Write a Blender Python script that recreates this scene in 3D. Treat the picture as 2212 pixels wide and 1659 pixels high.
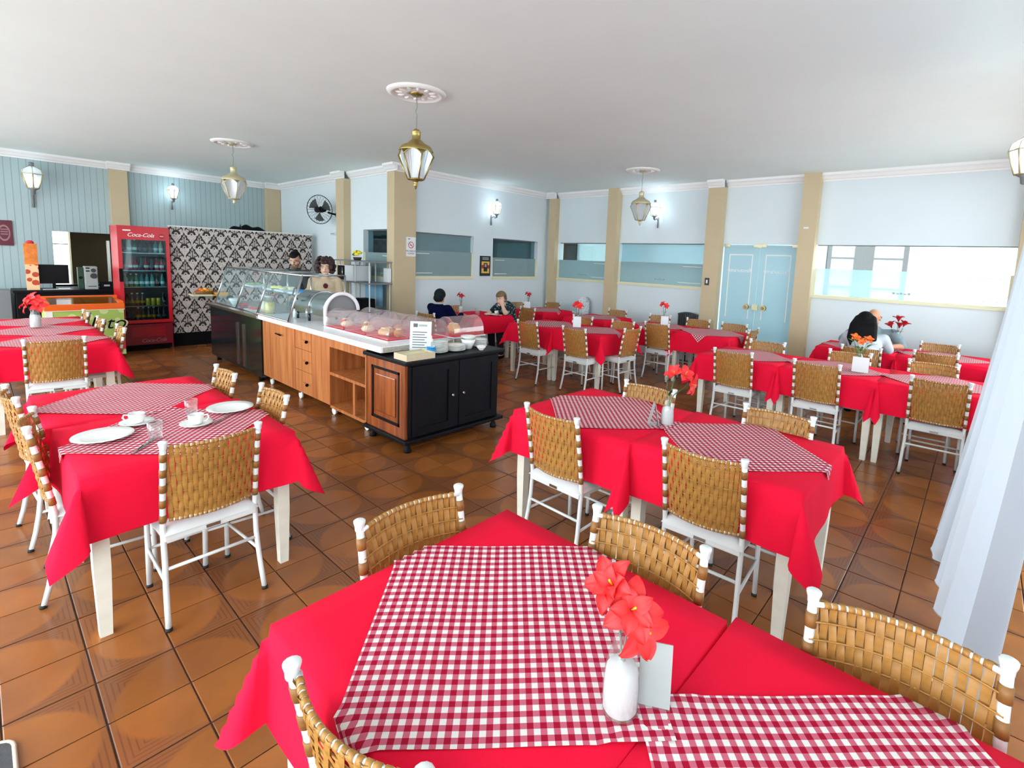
import bpy, bmesh, math, random
from mathutils import Vector, Matrix, Euler
random.seed(7)
for _o in list(bpy.data.objects): bpy.data.objects.remove(_o)
SC = bpy.context.scene
COL = SC.collection
PI = math.pi

# ------------------------------------------------------------------ camera, world, exposure
FPX, PPX, PPY, IW, IH = 1080.41, 1168.73, 693.57, 2212.0, 1659.0
CR = Vector((0.66197954, -0.7484808, 0.03949143))
CU = Vector((0.06377541, 0.10874611, 0.99202166))
CF = Vector((0.74680371, 0.65417946, -0.11972237))
CAMZ = 1.75
cd = bpy.data.cameras.new('camera'); cam = bpy.data.objects.new('camera', cd); COL.objects.link(cam)
cam.matrix_world = Matrix(((CR.x, CU.x, -CF.x, 0), (CR.y, CU.y, -CF.y, 0), (CR.z, CU.z, -CF.z, CAMZ), (0, 0, 0, 1)))
cd.sensor_width = 36.0; cd.lens = FPX * 36.0 / IW
cd.shift_x = (IW / 2 - PPX) / IW; cd.shift_y = (PPY - IH / 2) / IW
cd.clip_start = 0.03
SC.camera = cam
W = bpy.data.worlds.new('daylight'); SC.world = W; W.use_nodes = True
bg = W.node_tree.nodes['Background']
bg.inputs['Color'].default_value = (0.86, 0.96, 1.0, 1); bg.inputs['Strength'].default_value = 6.9
vs = SC.view_settings
vs.view_transform = 'Standard'; vs.look = 'None'; vs.gamma = 1.0; vs.exposure = 0.05
try: vs.use_curve_mapping = False
except Exception: pass
SC.cycles.max_bounces = 8; SC.cycles.diffuse_bounces = 5; SC.cycles.transparent_max_bounces = 24
SC.cycles.sample_clamp_indirect = 6.0

# ------------------------------------------------------------------ materials
MATS = {}
def srgb(r, g, b):
    f = lambda c: (c / 255 / 12.92) if c / 255 <= .04045 else ((c / 255 + .055) / 1.055) ** 2.4
    return (f(r), f(g), f(b), 1)
def newmat(name):
    m = bpy.data.materials.new(name); m.use_nodes = True
    MATS[name] = m
    nt = m.node_tree
    return m, nt, nt.nodes['Principled BSDF']
def pm(name, col, rough=.5, metal=0, var=0.0, vscale=8, bump=0, bscale=60, spec=.5, sheen=0, coat=0, emit=None, estr=0):
    m, nt, b = newmat(name)
    b.inputs['Base Color'].default_value = col; b.inputs['Roughness'].default_value = rough
    b.inputs['Metallic'].default_value = metal; b.inputs['Specular IOR Level'].default_value = spec
    b.inputs['Sheen Weight'].default_value = sheen; b.inputs['Coat Weight'].default_value = coat
    if emit: b.inputs['Emission Color'].default_value = emit; b.inputs['Emission Strength'].default_value = estr
    if var or bump:
        tc = nt.nodes.new('ShaderNodeTexCoord')
        if var:
            n = nt.nodes.new('ShaderNodeTexNoise'); n.inputs['Scale'].default_value = vscale; n.inputs['Detail'].default_value = 4
            nt.links.new(tc.outputs['Object'], n.inputs['Vector'])
            r = nt.nodes.new('ShaderNodeMapRange'); r.inputs[1].default_value = .25; r.inputs[2].default_value = .75
            r.inputs[3].default_value = 1 - var; r.inputs[4].default_value = 1 + var
            nt.links.new(n.outputs['Fac'], r.inputs[0])
            mx = nt.nodes.new('ShaderNodeVectorMath'); mx.operation = 'SCALE'; mx.inputs[0].default_value = col[:3]
            nt.links.new(r.outputs[0], mx.inputs['Scale']); nt.links.new(mx.outputs[0], b.inputs['Base Color'])
        if bump:
            n2 = nt.nodes.new('ShaderNodeTexNoise'); n2.inputs['Scale'].default_value = bscale
            nt.links.new(tc.outputs['Object'], n2.inputs['Vector'])
            bp = nt.nodes.new('ShaderNodeBump'); bp.inputs['Strength'].default_value = bump; bp.inputs['Distance'].default_value = .004
            nt.links.new(n2.outputs['Fac'], bp.inputs['Height']); nt.links.new(bp.outputs[0], b.inputs['Normal'])
    return m
def glassmat(name, tint, alpha, rough=.03, gloss=.12, diff=None, trans=False):
    """thin pane: transparent with a share of gloss and, for frosted ones, of diffuse"""
    m = bpy.data.materials.new(name); m.use_nodes = True; MATS[name] = m
    nt = m.node_tree; nt.nodes.clear()
    out = nt.nodes.new('ShaderNodeOutputMaterial')
    t = nt.nodes.new('ShaderNodeBsdfTransparent'); t.inputs[0].default_value = tint
    g = nt.nodes.new('ShaderNodeBsdfGlossy'); g.inputs['Roughness'].default_value = rough; g.inputs[0].default_value = (1, 1, 1, 1)
    lw = nt.nodes.new('ShaderNodeLayerWeight'); lw.inputs[0].default_value = .25
    mr = nt.nodes.new('ShaderNodeMapRange'); mr.inputs[3].default_value = gloss * .4; mr.inputs[4].default_value = min(1, gloss * 3)
    nt.links.new(lw.outputs['Facing'], mr.inputs[0])
    base = t
    if diff:
        d = nt.nodes.new('ShaderNodeBsdfDiffuse'); d.inputs[0].default_value = diff
        src = d
        if trans:
            tr = nt.nodes.new('ShaderNodeBsdfTranslucent'); tr.inputs[0].default_value = diff
            m0 = nt.nodes.new('ShaderNodeMixShader'); m0.inputs[0].default_value = .5
            nt.links.new(d.outputs[0], m0.inputs[1]); nt.links.new(tr.outputs[0], m0.inputs[2]); src = m0
        m1 = nt.nodes.new('ShaderNodeMixShader'); m1.inputs[0].default_value = alpha
        nt.links.new(t.outputs[0], m1.inputs[1]); nt.links.new(src.outputs[0], m1.inputs[2]); base = m1
    m2 = nt.nodes.new('ShaderNodeMixShader')
    nt.links.new(mr.outputs[0], m2.inputs[0]); nt.links.new(base.outputs[0], m2.inputs[1]); nt.links.new(g.outputs[0], m2.inputs[2])
    nt.links.new(m2.outputs[0], out.inputs[0])
    return m
def N(nt, t, **kw):
    n = nt.nodes.new(t)
    for k, v in kw.items():
        if k.startswith('i'): n.inputs[int(k[1:])].default_value = v
        else: setattr(n, k, v)
    return n
def mth(nt, op, a, b=None, c=None):
    n = nt.nodes.new('ShaderNodeMath'); n.operation = op
    for k, v in enumerate((a, b, c)):
        if v is None: continue
        if hasattr(v, 'links'): nt.links.new(v, n.inputs[k])
        else: n.inputs[k].default_value = v
    return n.outputs[0]
def cmix(nt, fac, a, b):
    n = nt.nodes.new('ShaderNodeMix'); n.data_type = 'RGBA'
    for idx, v in ((0, fac), (6, a), (7, b)):
        if hasattr(v, 'links'): nt.links.new(v, n.inputs[idx])
        else: n.inputs[idx].default_value = v
    return n.outputs[2]

pm('plaster', srgb(218, 228, 233), .85, var=.02, vscale=1.5, bump=.05, bscale=90)
pm('ceiling_white', srgb(236, 247, 247), .75, var=.02, vscale=1.2)
pm('cornice_white', srgb(240, 240, 240), .6)
pm('beige_paint', srgb(200, 181, 148), .7, var=.03, vscale=3)
pm('cream_trim', srgb(226, 220, 186), .5)
pm('white_metal', srgb(224, 227, 227), .32, spec=.5)
pm('white_vinyl', srgb(220, 222, 222), .42, bump=.04)
pm('white_wood', srgb(232, 228, 214), .5, var=.06, vscale=14)
pm('rubber', srgb(25, 25, 27), .7)
pm('rattan', srgb(168, 120, 58), .42, var=.22, vscale=38, spec=.4)
pm('rattan_dark', srgb(140, 94, 44), .5, var=.2, vscale=40)
pm('red_cloth', srgb(232, 20, 56), .9, var=.03, vscale=5, bump=.06, bscale=400, spec=.12)
pm('porcelain', srgb(242, 243, 240), .18, spec=.6)
pm('black_paint', srgb(9, 10, 15), .6, spec=.15)
pm('black_gloss', srgb(8, 9, 13), .3, spec=.2)
pm('dark_grey', srgb(58, 60, 64), .6)
pm('mid_grey', srgb(126, 128, 130), .6)
pm('steel', srgb(190, 194, 194), .22, metal=1)
pm('steel_dark', srgb(70, 82, 90), .14, metal=.85)
pm('brass', srgb(176, 158, 96), .35, metal=.9)
pm('brass_light', srgb(206, 196, 160), .4, metal=.5)
pm('chrome', srgb(220, 220, 220), .12, metal=1)
pm('fridge_red', srgb(196, 22, 38), .3)
pm('fridge_red_dark', srgb(130, 14, 34), .35)
pm('fridge_inside', srgb(38, 54, 58), .5)
pm('white_print', srgb(240, 240, 236), .6)
pm('grey_print', srgb(92, 96, 100), .6)
pm('red_print', srgb(206, 44, 60), .6)
pm('orange', srgb(236, 98, 14), .35)
pm('orange_card', srgb(226, 126, 50), .6, var=.35, vscale=14)
pm('maroon', srgb(96, 28, 44), .4)
pm('maroon_light', srgb(150, 110, 116), .5)
pm('green_bottle', srgb(30, 120, 70), .1)
pm('teal_bottle', srgb(40, 140, 130), .1)
pm('dark_bottle', srgb(16, 26, 24), .1)
pm('amber_can', srgb(196, 160, 36), .25, metal=.3)
pm('red_can', srgb(176, 30, 40), .25, metal=.2)
pm('brown_bottle', srgb(60, 36, 20), .1)
pm('pale_green_bottle', srgb(160, 190, 140), .15)
pm('flower_red', srgb(240, 48, 50), .6, var=.12, vscale=30)
pm('flower_dark_red', srgb(196, 24, 40), .6, var=.15, vscale=40)
pm('flower_orange', srgb(240, 116, 40), .6, var=.15, vscale=40)
pm('flower_yellow', srgb(244, 220, 50), .6, var=.1, vscale=40)
pm('stamen_yellow', srgb(246, 180, 30), .6)
pm('flower_throat', srgb(96, 14, 22), .7)
pm('leaf_green', srgb(58, 110, 46), .5, var=.2, vscale=40)
pm('leaf_dark', srgb(24, 60, 40), .5, var=.2, vscale=40)
pm('stem_grey', srgb(120, 132, 120), .6)
pm('sand_white', srgb(206, 208, 208), .9, var=.03, vscale=200)
pm('card_white', srgb(222, 226, 230), .5)
pm('card_grey', srgb(160, 166, 164), .5)
pm('skin', srgb(214, 164, 138), .55, var=.04, vscale=20)
pm('skin_pale', srgb(226, 184, 160), .55, var=.04, vscale=20)
pm('skin_tan', srgb(196, 140, 110), .55, var=.04, vscale=20)
pm('hair_black', srgb(10, 9, 12), .7, spec=.15, bump=.4, bscale=120)
pm('hair_dark_brown', srgb(52, 28, 28), .6, var=.3, vscale=30, bump=.5, bscale=80)
pm('hair_brown', srgb(116, 88, 62), .6, var=.25, vscale=40, bump=.5, bscale=120)
pm('hair_grey_black', srgb(24, 30, 32), .75, spec=.15, var=.4, vscale=30, bump=.4, bscale=120)
pm('beard_grey', srgb(110, 92, 74), .8, var=.3, vscale=60, bump=.4, bscale=150)
pm('eye_dark', srgb(40, 26, 20), .3)
pm('lips', srgb(176, 96, 90), .5)
pm('shirt_charcoal', srgb(58, 60, 64), .85, bump=.1)
pm('shirt_beige', srgb(206, 182, 154), .85, bump=.1)
pm('shirt_navy', srgb(6, 13, 48), .95, bump=.1, spec=.1)
pm('shirt_white_grey', srgb(186, 192, 202), .85, var=.08, vscale=10)
pm('shirt_grey', srgb(128, 146, 152), .85, var=.12, vscale=12)
pm('trousers_dark', srgb(30, 32, 46), .85)
pm('bread', srgb(222, 168, 104), .7, var=.2, vscale=24)
pm('bread_brown', srgb(186, 118, 60), .7, var=.2, vscale=24)
pm('cream_food', srgb(244, 226, 190), .6)
pm('cheese_yellow', srgb(240, 226, 120), .6)
pm('fruit_red', srgb(206, 50, 40), .4)
pm('fruit_orange', srgb(226, 120, 40), .5)
pm('juice_yellow', srgb(240, 220, 120), .3)
pm('blue_plastic', srgb(30, 130, 210), .3)
pm('blue_gel', srgb(60, 180, 220), .2)
pm('towel_blue', srgb(150, 206, 236), .7)
pm('cardboard', srgb(206, 190, 160), .8, var=.05)
pm('stone_white', srgb(236, 236, 240), .25, var=.04, vscale=60)
pm('speckle_grey', srgb(176, 168, 154), .5, var=.5, vscale=160)
pm('grout', srgb(62, 38, 24), .9)
pm('pot_dark', srgb(60, 52, 46), .7)
pm('paper_white', srgb(232, 234, 236), .7)
pm('poster_black', srgb(28, 26, 28), .5)
pm('poster_yellow', srgb(236, 186, 84), .5)
pm('poster_red', srgb(176, 48, 40), .5)
pm('mat_grey', srgb(72, 72, 74), .95, var=.2, vscale=40, bump=.3, bscale=200)
pm('mat_edge', srgb(216, 200, 182), .9)
pm('brown_room', srgb(126, 112, 84), .8)
pm('bucket_red', srgb(170, 34, 60), .4)
pm('exterior_white', srgb(236, 238, 240), .8)
pm('shutter_dark', srgb(9, 13, 16), .9, spec=.03)
pm('corridor_wall', srgb(188, 206, 210), .85)
pm('corridor_floor', srgb(150, 140, 130), .6)
pm('lamp_glow', srgb(240, 248, 255), .4, emit=(0.86, 0.95, 1.0, 1), estr=3.5)
pm('window_glow', srgb(255, 255, 255), .5, emit=(0.95, 0.97, 1.0, 1), estr=3.0)  # emission stands in for a bright window reflected in the wall mirror
pm('fridge_badge', srgb(240, 60, 60), .4, emit=(1, .3, .3, 1), estr=.6)
glassmat('clear_glass', (.93, .97, .96, 1), 0, gloss=.10)
glassmat('tint_glass', (.66, .80, .83, 1), 0, gloss=.05)
glassmat('case_glass', (.90, .96, .97, 1), .05, gloss=.05, diff=(.7, .85, .88, 1))
glassmat('frosted', (.75, .9, .92, 1), .93, rough=.35, gloss=.04, diff=srgb(180, 204, 208), trans=True)
glassmat('haze_glass', (.8, .92, .95, 1), .55, rough=.2, gloss=.05, diff=srgb(176, 204, 210), trans=True)
glassmat('haze_light', (.86, .95, 1, 1), .45, rough=.2, gloss=.05, diff=srgb(190, 214, 224), trans=True)
glassmat('door_glass', (.7, .86, .9, 1), .88, rough=.3, gloss=.05, diff=srgb(182, 204, 210), trans=True)
glassmat('acrylic', (.95, .93, .94, 1), .10, gloss=.10, diff=(.9, .86, .88, 1))
glassmat('glassware', (.94, .96, .96, 1), .05, gloss=.10, diff=(.9, .92, .92, 1))
glassmat('lantern_glass', (.9, .96, 1, 1), .75, rough=.06, gloss=.34, diff=srgb(236, 244, 250), trans=True)
glassmat('sheer', (1, 1, 1, 1), .88, rough=.6, gloss=.01, diff=srgb(186, 194, 204), trans=True)

def m_wood(name, c1, c2, axis=2, scale=1.0, rough=.4, coat=.1, spec=.5):
    m, nt, b = newmat(name)
    tc = N(nt, 'ShaderNodeTexCoord'); mp = N(nt, 'ShaderNodeMapping')
    sc = [26 * scale] * 3; sc[axis] = 1.6 * scale; mp.inputs['Scale'].default_value = sc
    nt.links.new(tc.outputs['Object'], mp.inputs[0])
    n = N(nt, 'ShaderNodeTexNoise'); n.inputs['Scale'].default_value = 1.0; n.inputs['Detail'].default_value = 6
    nt.links.new(mp.outputs[0], n.inputs['Vector'])
    r = N(nt, 'ShaderNodeMapRange'); r.inputs[1].default_value = .3; r.inputs[2].default_value = .7
    nt.links.new(n.outputs['Fac'], r.inputs[0])
    nt.links.new(cmix(nt, r.outputs[0], c1, c2), b.inputs['Base Color'])
    b.inputs['Roughness'].default_value = rough; b.inputs['Coat Weight'].default_value = coat; b.inputs['Specular IOR Level'].default_value = spec
    return m
m_wood('wood_counter', srgb(204, 132, 76), srgb(160, 86, 42))
m_wood('wood_antique', srgb(186, 98, 34), srgb(110, 46, 16), rough=.3, coat=.4)
m_wood('wood_shelf_brown', srgb(150, 92, 48), srgb(110, 60, 30), axis=1)
m_wood('wood_ebony', srgb(16, 16, 24), srgb(7, 7, 13), rough=.5, coat=0, spec=.18)

def m_beadboard():
    m, nt, b = newmat('beadboard')
    g = N(nt, 'ShaderNodeNewGeometry'); s = N(nt, 'ShaderNodeSeparateXYZ'); nt.links.new(g.outputs['Position'], s.inputs[0])
    fr = mth(nt, 'FRACT', mth(nt, 'MULTIPLY', s.outputs[0], 11.0))
    d = mth(nt, 'ABSOLUTE', mth(nt, 'SUBTRACT', fr, .5))
    gr = mth(nt, 'GREATER_THAN', d, .44)
    nt.links.new(cmix(nt, gr, srgb(168, 188, 191), srgb(142, 162, 166)), b.inputs['Base Color'])
    bp = N(nt, 'ShaderNodeBump'); bp.inputs['Strength'].default_value = .5; bp.inputs['Distance'].default_value = .006
    nt.links.new(mth(nt, 'SUBTRACT', 1.0, gr), bp.inputs['Height']); nt.links.new(bp.outputs[0], b.inputs['Normal'])
    b.inputs['Roughness'].default_value = .4
m_beadboard()
TS, TOX, TOY = .2583, .2230, 2.7447
def m_tile():
    m, nt, b = newmat('floor_tile')
    g = N(nt, 'ShaderNodeNewGeometry'); s = N(nt, 'ShaderNodeSeparateXYZ'); nt.links.new(g.outputs['Position'], s.inputs[0])
    cx, cy = TOX + TS, TOY - 2 * TS
    def cell(o, c):
        a = mth(nt, 'DIVIDE', mth(nt, 'SUBTRACT', o, c), 2 * TS)
        return mth(nt, 'MULTIPLY', mth(nt, 'SUBTRACT', a, mth(nt, 'ROUND', a)), 2.0), mth(nt, 'ROUND', a)
    a, ia = cell(s.outputs[0], cx); bb, ib = cell(s.outputs[1], cy)
    r = mth(nt, 'SQRT', mth(nt, 'ADD', mth(nt, 'MULTIPLY', a, a), mth(nt, 'MULTIPLY', bb, bb)))
    incirc = N(nt, 'ShaderNodeMapRange'); incirc.inputs[1].default_value = .97; incirc.inputs[2].default_value = .90
    incirc.inputs[3].default_value = 0; incirc.inputs[4].default_value = 1; nt.links.new(r, incirc.inputs[0])
    st = mth(nt, 'GREATER_THAN', mth(nt, 'FRACT', mth(nt, 'MULTIPLY', mth(nt, 'MAXIMUM', mth(nt, 'ABSOLUTE', a), mth(nt, 'ABSOLUTE', bb)), 14.0)), .72)
    corner = cmix(nt, st, srgb(132, 80, 46), srgb(116, 70, 42))
    n = N(nt, 'ShaderNodeTexNoise'); n.inputs['Scale'].default_value = 3.2; n.inputs['Detail'].default_value = 5; nt.links.new(g.outputs['Position'], n.inputs['Vector'])
    rr = N(nt, 'ShaderNodeMapRange'); rr.inputs[1].default_value = .3; rr.inputs[2].default_value = .7; nt.links.new(n.outputs['Fac'], rr.inputs[0])
    circ = cmix(nt, rr.outputs[0], srgb(138, 82, 42), srgb(160, 96, 44))
    # every other tile a shade apart
    wn = N(nt, 'ShaderNodeTexWhiteNoise'); wn.noise_dimensions = '2D'
    cb = N(nt, 'ShaderNodeCombineXYZ')
    nt.links.new(mth(nt, 'FLOOR', mth(nt, 'DIVIDE', mth(nt, 'SUBTRACT', s.outputs[0], TOX), TS)), cb.inputs[0])
    nt.links.new(mth(nt, 'FLOOR', mth(nt, 'DIVIDE', mth(nt, 'SUBTRACT', s.outputs[1], TOY), TS)), cb.inputs[1])
    nt.links.new(cb.outputs[0], wn.inputs['Vector'])
    col = cmix(nt, incirc.outputs[0], corner, circ)
    br = N(nt, 'ShaderNodeMapRange'); br.inputs[3].default_value = .82; br.inputs[4].default_value = 1.1; nt.links.new(wn.outputs['Value'], br.inputs[0])
    vm = N(nt, 'ShaderNodeVectorMath', operation='SCALE'); nt.links.new(col, vm.inputs[0]); nt.links.new(br.outputs[0], vm.inputs['Scale'])
    nt.links.new(vm.outputs[0], b.inputs['Base Color'])
    b.inputs['Roughness'].default_value = .24; b.inputs['Specular IOR Level'].default_value = .38
    bp = N(nt, 'ShaderNodeBump'); bp.inputs['Strength'].default_value = .06; bp.inputs['Distance'].default_value = .01
    nt.links.new(n.outputs['Fac'], bp.inputs['Height']); nt.links.new(bp.outputs[0], b.inputs['Normal'])
m_tile()
def m_gingham(name, per, fine=False):
    m, nt, b = newmat(name)
    uv = N(nt, 'ShaderNodeUVMap'); s = N(nt, 'ShaderNodeSeparateXYZ'); nt.links.new(uv.outputs[0], s.inputs[0])
    A = mth(nt, 'LESS_THAN', mth(nt, 'FRACT', mth(nt, 'DIVIDE', s.outputs[0], per)), .5)
    B = mth(nt, 'LESS_THAN', mth(nt, 'FRACT', mth(nt, 'DIVIDE', s.outputs[1], per)), .5)
    c1 = cmix(nt, mth(nt, 'MAXIMUM', A, B), srgb(222, 218, 212), srgb(196, 98, 118))
    c2 = cmix(nt, mth(nt, 'MULTIPLY', A, B), c1, srgb(160, 18, 48))
    nt.links.new(c2, b.inputs['Base Color']); b.inputs['Roughness'].default_value = .9; b.inputs['Specular IOR Level'].default_value = .1
m_gingham('gingham', .0285)
def m_damask():
    m, nt, b = newmat('damask')
    g = N(nt, 'ShaderNodeNewGeometry'); s = N(nt, 'ShaderNodeSeparateXYZ'); nt.links.new(g.outputs['Position'], s.inputs[0])
    darks = []; inners = []
    for du, dv in ((0, 0), (.5, .5)):
        fb = mth(nt, 'FRACT', mth(nt, 'ADD', mth(nt, 'DIVIDE', s.outputs[2], .46), dv))
        fa = mth(nt, 'ABSOLUTE', mth(nt, 'SUBTRACT', mth(nt, 'FRACT', mth(nt, 'ADD', mth(nt, 'DIVIDE', s.outputs[0], .225), du)), .5))
        # pointed ogee arch over each motif
        arch = mth(nt, 'SUBTRACT', .80, mth(nt, 'MULTIPLY', mth(nt, 'POWER', fa, .8), .72))
        dl = mth(nt, 'MULTIPLY', mth(nt, 'LESS_THAN', mth(nt, 'ABSOLUTE', mth(nt, 'SUBTRACT', fb, arch)), .042), mth(nt, 'LESS_THAN', fa, .44))
        # lobed flower with dark edge, thick crescent under it
        ey = mth(nt, 'SUBTRACT', fb, .50); th = mth(nt, 'ARCTAN2', ey, fa)
        rad = mth(nt, 'SQRT', mth(nt, 'ADD', mth(nt, 'MULTIPLY', fa, fa), mth(nt, 'MULTIPLY', mth(nt, 'MULTIPLY', ey, ey), 2.2)))
        lim = mth(nt, 'ADD', .25, mth(nt, 'MULTIPLY', mth(nt, 'COSINE', mth(nt, 'MULTIPLY', th, 7.0)), .08))
        edge = mth(nt, 'LESS_THAN', mth(nt, 'ABSOLUTE', mth(nt, 'SUBTRACT', rad, lim)), .045)
        vein = mth(nt, 'MULTIPLY', mth(nt, 'LESS_THAN', fa, .022), mth(nt, 'LESS_THAN', rad, .17))
        ex = mth(nt, 'SUBTRACT', fb, .26)
        rc = mth(nt, 'SQRT', mth(nt, 'ADD', mth(nt, 'MULTIPLY', fa, fa), mth(nt, 'MULTIPLY', mth(nt, 'MULTIPLY', ex, ex), 3.2)))
        cres = mth(nt, 'MULTIPLY', mth(nt, 'LESS_THAN', mth(nt, 'ABSOLUTE', mth(nt, 'SUBTRACT', rc, .20)), .075), mth(nt, 'GREATER_THAN', ex, -.01))
        dot = mth(nt, 'LESS_THAN', rc, .05)
        darks.append(mth(nt, 'MAXIMUM', mth(nt, 'MAXIMUM', dl, edge), mth(nt, 'MAXIMUM', mth(nt, 'MAXIMUM', cres, dot), vein)))
        inners.append(mth(nt, 'LESS_THAN', rad, mth(nt, 'MULTIPLY', lim, .72)))
    dark = mth(nt, 'MAXIMUM', darks[0], darks[1]); inner = mth(nt, 'MAXIMUM', inners[0], inners[1])
    nse = N(nt, 'ShaderNodeTexNoise'); nse.inputs['Scale'].default_value = 70; nt.links.new(g.outputs['Position'], nse.inputs['Vector'])
    sp = mth(nt, 'GREATER_THAN', nse.outputs['Fac'], .58)
    light = cmix(nt, inner, srgb(206, 196, 190), srgb(184, 172, 162))
    c = cmix(nt, mth(nt, 'MULTIPLY', sp, .55), light, srgb(60, 50, 54))
    nt.links.new(cmix(nt, dark, c, srgb(34, 26, 34)), b.inputs['Base Color'])
    b.inputs['Roughness'].default_value = .6
m_damask()
def m_floral():
    m, nt, b = newmat('shirt_floral')
    tc = N(nt, 'ShaderNodeTexCoord'); v = N(nt, 'ShaderNodeTexVoronoi'); v.inputs['Scale'].default_value = 22
    nt.links.new(tc.outputs['Object'], v.inputs['Vector'])
    f = mth(nt, 'LESS_THAN', v.outputs['Distance'], .33)
    nt.links.new(cmix(nt, f, srgb(18, 34, 42), srgb(124, 168, 168)), b.inputs['Base Color']); b.inputs['Roughness'].default_value = .85
m_floral()
def m_spots(name, c1, c2, sc, th):
    m, nt, b = newmat(name)
    tc = N(nt, 'ShaderNodeTexCoord'); v = N(nt, 'ShaderNodeTexVoronoi'); v.inputs['Scale'].default_value = sc
    nt.links.new(tc.outputs['Object'], v.inputs['Vector'])
    nt.links.new(cmix(nt, mth(nt, 'LESS_THAN', v.outputs['Distance'], th), c1, c2), b.inputs['Base Color']); b.inputs['Roughness'].default_value = .6
m_spots('card_fruit', srgb(238, 196, 150), srgb(186, 70, 40), 9, .4)
m_spots('white_floral', srgb(226, 230, 234), srgb(150, 162, 170), 30, .3)
m_spots('lime_wrap', srgb(168, 196, 96), srgb(206, 222, 150), 7, .36)
M = MATS

# ------------------------------------------------------------------ mesh helpers
class MB:
    def __init__(s): s.v = []; s.f = []; s.uv = None; s.smooth = []
    def add(s, vs, fs, smooth=False):
        o = len(s.v); s.v += [tuple(x) for x in vs]; s.f += [tuple(i + o for i in f) for f in fs]; s.smooth += [smooth] * len(fs); return s
    def box(s, x0, x1, y0, y1, z0, z1, mat=None):
        vs = [(x, y, z) for z in (z0, z1) for y in (y0, y1) for x in (x0, x1)]
        if mat: vs = [mat @ Vector(v) for v in vs]
        return s.add(vs, [(0, 2, 3, 1), (4, 5, 7, 6), (0, 1, 5, 4), (2, 6, 7, 3), (0, 4, 6, 2), (1, 3, 7, 5)])
    def bbox(s, x0, x1, y0, y1, z0, z1, b=.01):
        """box with chamfered edges"""
        bm = bmesh.new(); bmesh.ops.create_cube(bm, size=1)
        for v in bm.verts: v.co = Vector(((x0 + x1) / 2 + v.co.x * (x1 - x0), (y0 + y1) / 2 + v.co.y * (y1 - y0), (z0 + z1) / 2 + v.co.z * (z1 - z0)))
        bmesh.ops.bevel(bm, geom=list(bm.edges), offset=b, segments=2, affect='EDGES', profile=.6)
        bm.verts.index_update()
        s.add([v.co[:] for v in bm.verts], [[v.index for v in f.verts] for f in bm.faces], False); bm.free(); return s
    def tube(s, pts, r, n=8, cap=True):
        pts = [Vector(p) for p in pts]; rs = r if isinstance(r, (list, tuple)) else [r] * len(pts)
        o = len(s.v); up = None
        for i, p in enumerate(pts):
            d = (pts[min(i + 1, len(pts) - 1)] - pts[max(i - 1, 0)])
            d = d.normalized() if d.length > 1e-9 else Vector((0, 0, 1))
            if up is None or abs(up.dot(d)) > .98: up = Vector((0, 0, 1)) if abs(d.z) < .9 else Vector((1, 0, 0))
            a = d.cross(up).normalized(); b = a.cross(d); up = b
            for k in range(n):
                t = 2 * PI * k / n; s.v.append(tuple(p + (a * math.cos(t) + b * math.sin(t)) * rs[i]))
        for i in range(len(pts) - 1):
            for k in range(n):
                s.f.append((o + i * n + k, o + i * n + (k + 1) % n, o + (i + 1) * n + (k + 1) % n, o + (i + 1) * n + k)); s.smooth.append(True)
        if cap:
            s.f.append(tuple(o + k for k in reversed(range(n)))); s.smooth.append(False)
            s.f.append(tuple(o + (len(pts) - 1) * n + k for k in range(n))); s.smooth.append(False)
        return s
    def lathe(s, prof, c=(0, 0, 0), n=20, a0=0, a1=2 * PI, smooth=True, sx=1, sy=1):
        o = len(s.v); full = abs(a1 - a0 - 2 * PI) < 1e-6; m = n if full else n + 1
        for r, z in prof:
            for k in range(m):
                t = a0 + (a1 - a0) * k / n; s.v.append((c[0] + sx * r * math.cos(t), c[1] + sy * r * math.sin(t), c[2] + z))
        for i in range(len(prof) - 1):
            for k in range(n):
                k2 = (k + 1) % m
                s.f.append((o + i * m + k, o + i * m + k2, o + (i + 1) * m + k2, o + (i + 1) * m + k)); s.smooth.append(smooth)
        return s
    def grid(s, fn, nu, nv, smooth=True, uvfn=None):
        o = len(s.v)
        for j in range(nv + 1):
            for i in range(nu + 1): s.v.append(tuple(fn(i / nu, j / nv)))
        for j in range(nv):
            for i in range(nu):
                a = o + j * (nu + 1) + i; s.f.append((a, a + 1, a + nu + 2, a + nu + 1)); s.smooth.append(smooth)
        return s
    def ell(s, c, r, n=14, m=10, mat=None):
        o = len(s.v)
        for j in range(m + 1):
            ph = PI * j / m - PI / 2
            for k in range(n):
                t = 2 * PI * k / n
                v = Vector((r[0] * math.cos(ph) * math.cos(t), r[1] * math.cos(ph) * math.sin(t), r[2] * math.sin(ph)))
                if mat: v = mat @ v
                s.v.append(tuple(v + Vector(c)))
        for j in range(m):
            for k in range(n):
                s.f.append((o + j * n + k, o + j * n + (k + 1) % n, o + (j + 1) * n + (k + 1) % n, o + (j + 1) * n + k)); s.smooth.append(True)
        return s
    def mesh(s, name, mat=None):
        me = bpy.data.meshes.new(name); me.from_pydata(s.v, [], s.f); me.update()
        if s.smooth: me.polygons.foreach_set('use_smooth', s.smooth)
        if mat: me.materials.append(M[mat] if isinstance(mat, str) else mat)
        return me
    def build(s, name, mat, parent=None, loc=None, rot=None):
        return mkobj(name, s.mesh(name, mat), parent, loc, rot)
def mkobj(name, me, parent=None, loc=None, rot=None):
    o = bpy.data.objects.new(name, me); COL.objects.link(o)
    if parent: o.parent = parent
    if loc is not None: o.location = loc
    if rot is not None: o.rotation_euler = rot
    return o
def tag(o, label=None, cat=None, group=None, kind=None):
    if label: o['label'] = label
    if cat: o['category'] = cat
    if group: o['group'] = group
    if kind: o['kind'] = kind
    return o
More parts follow.
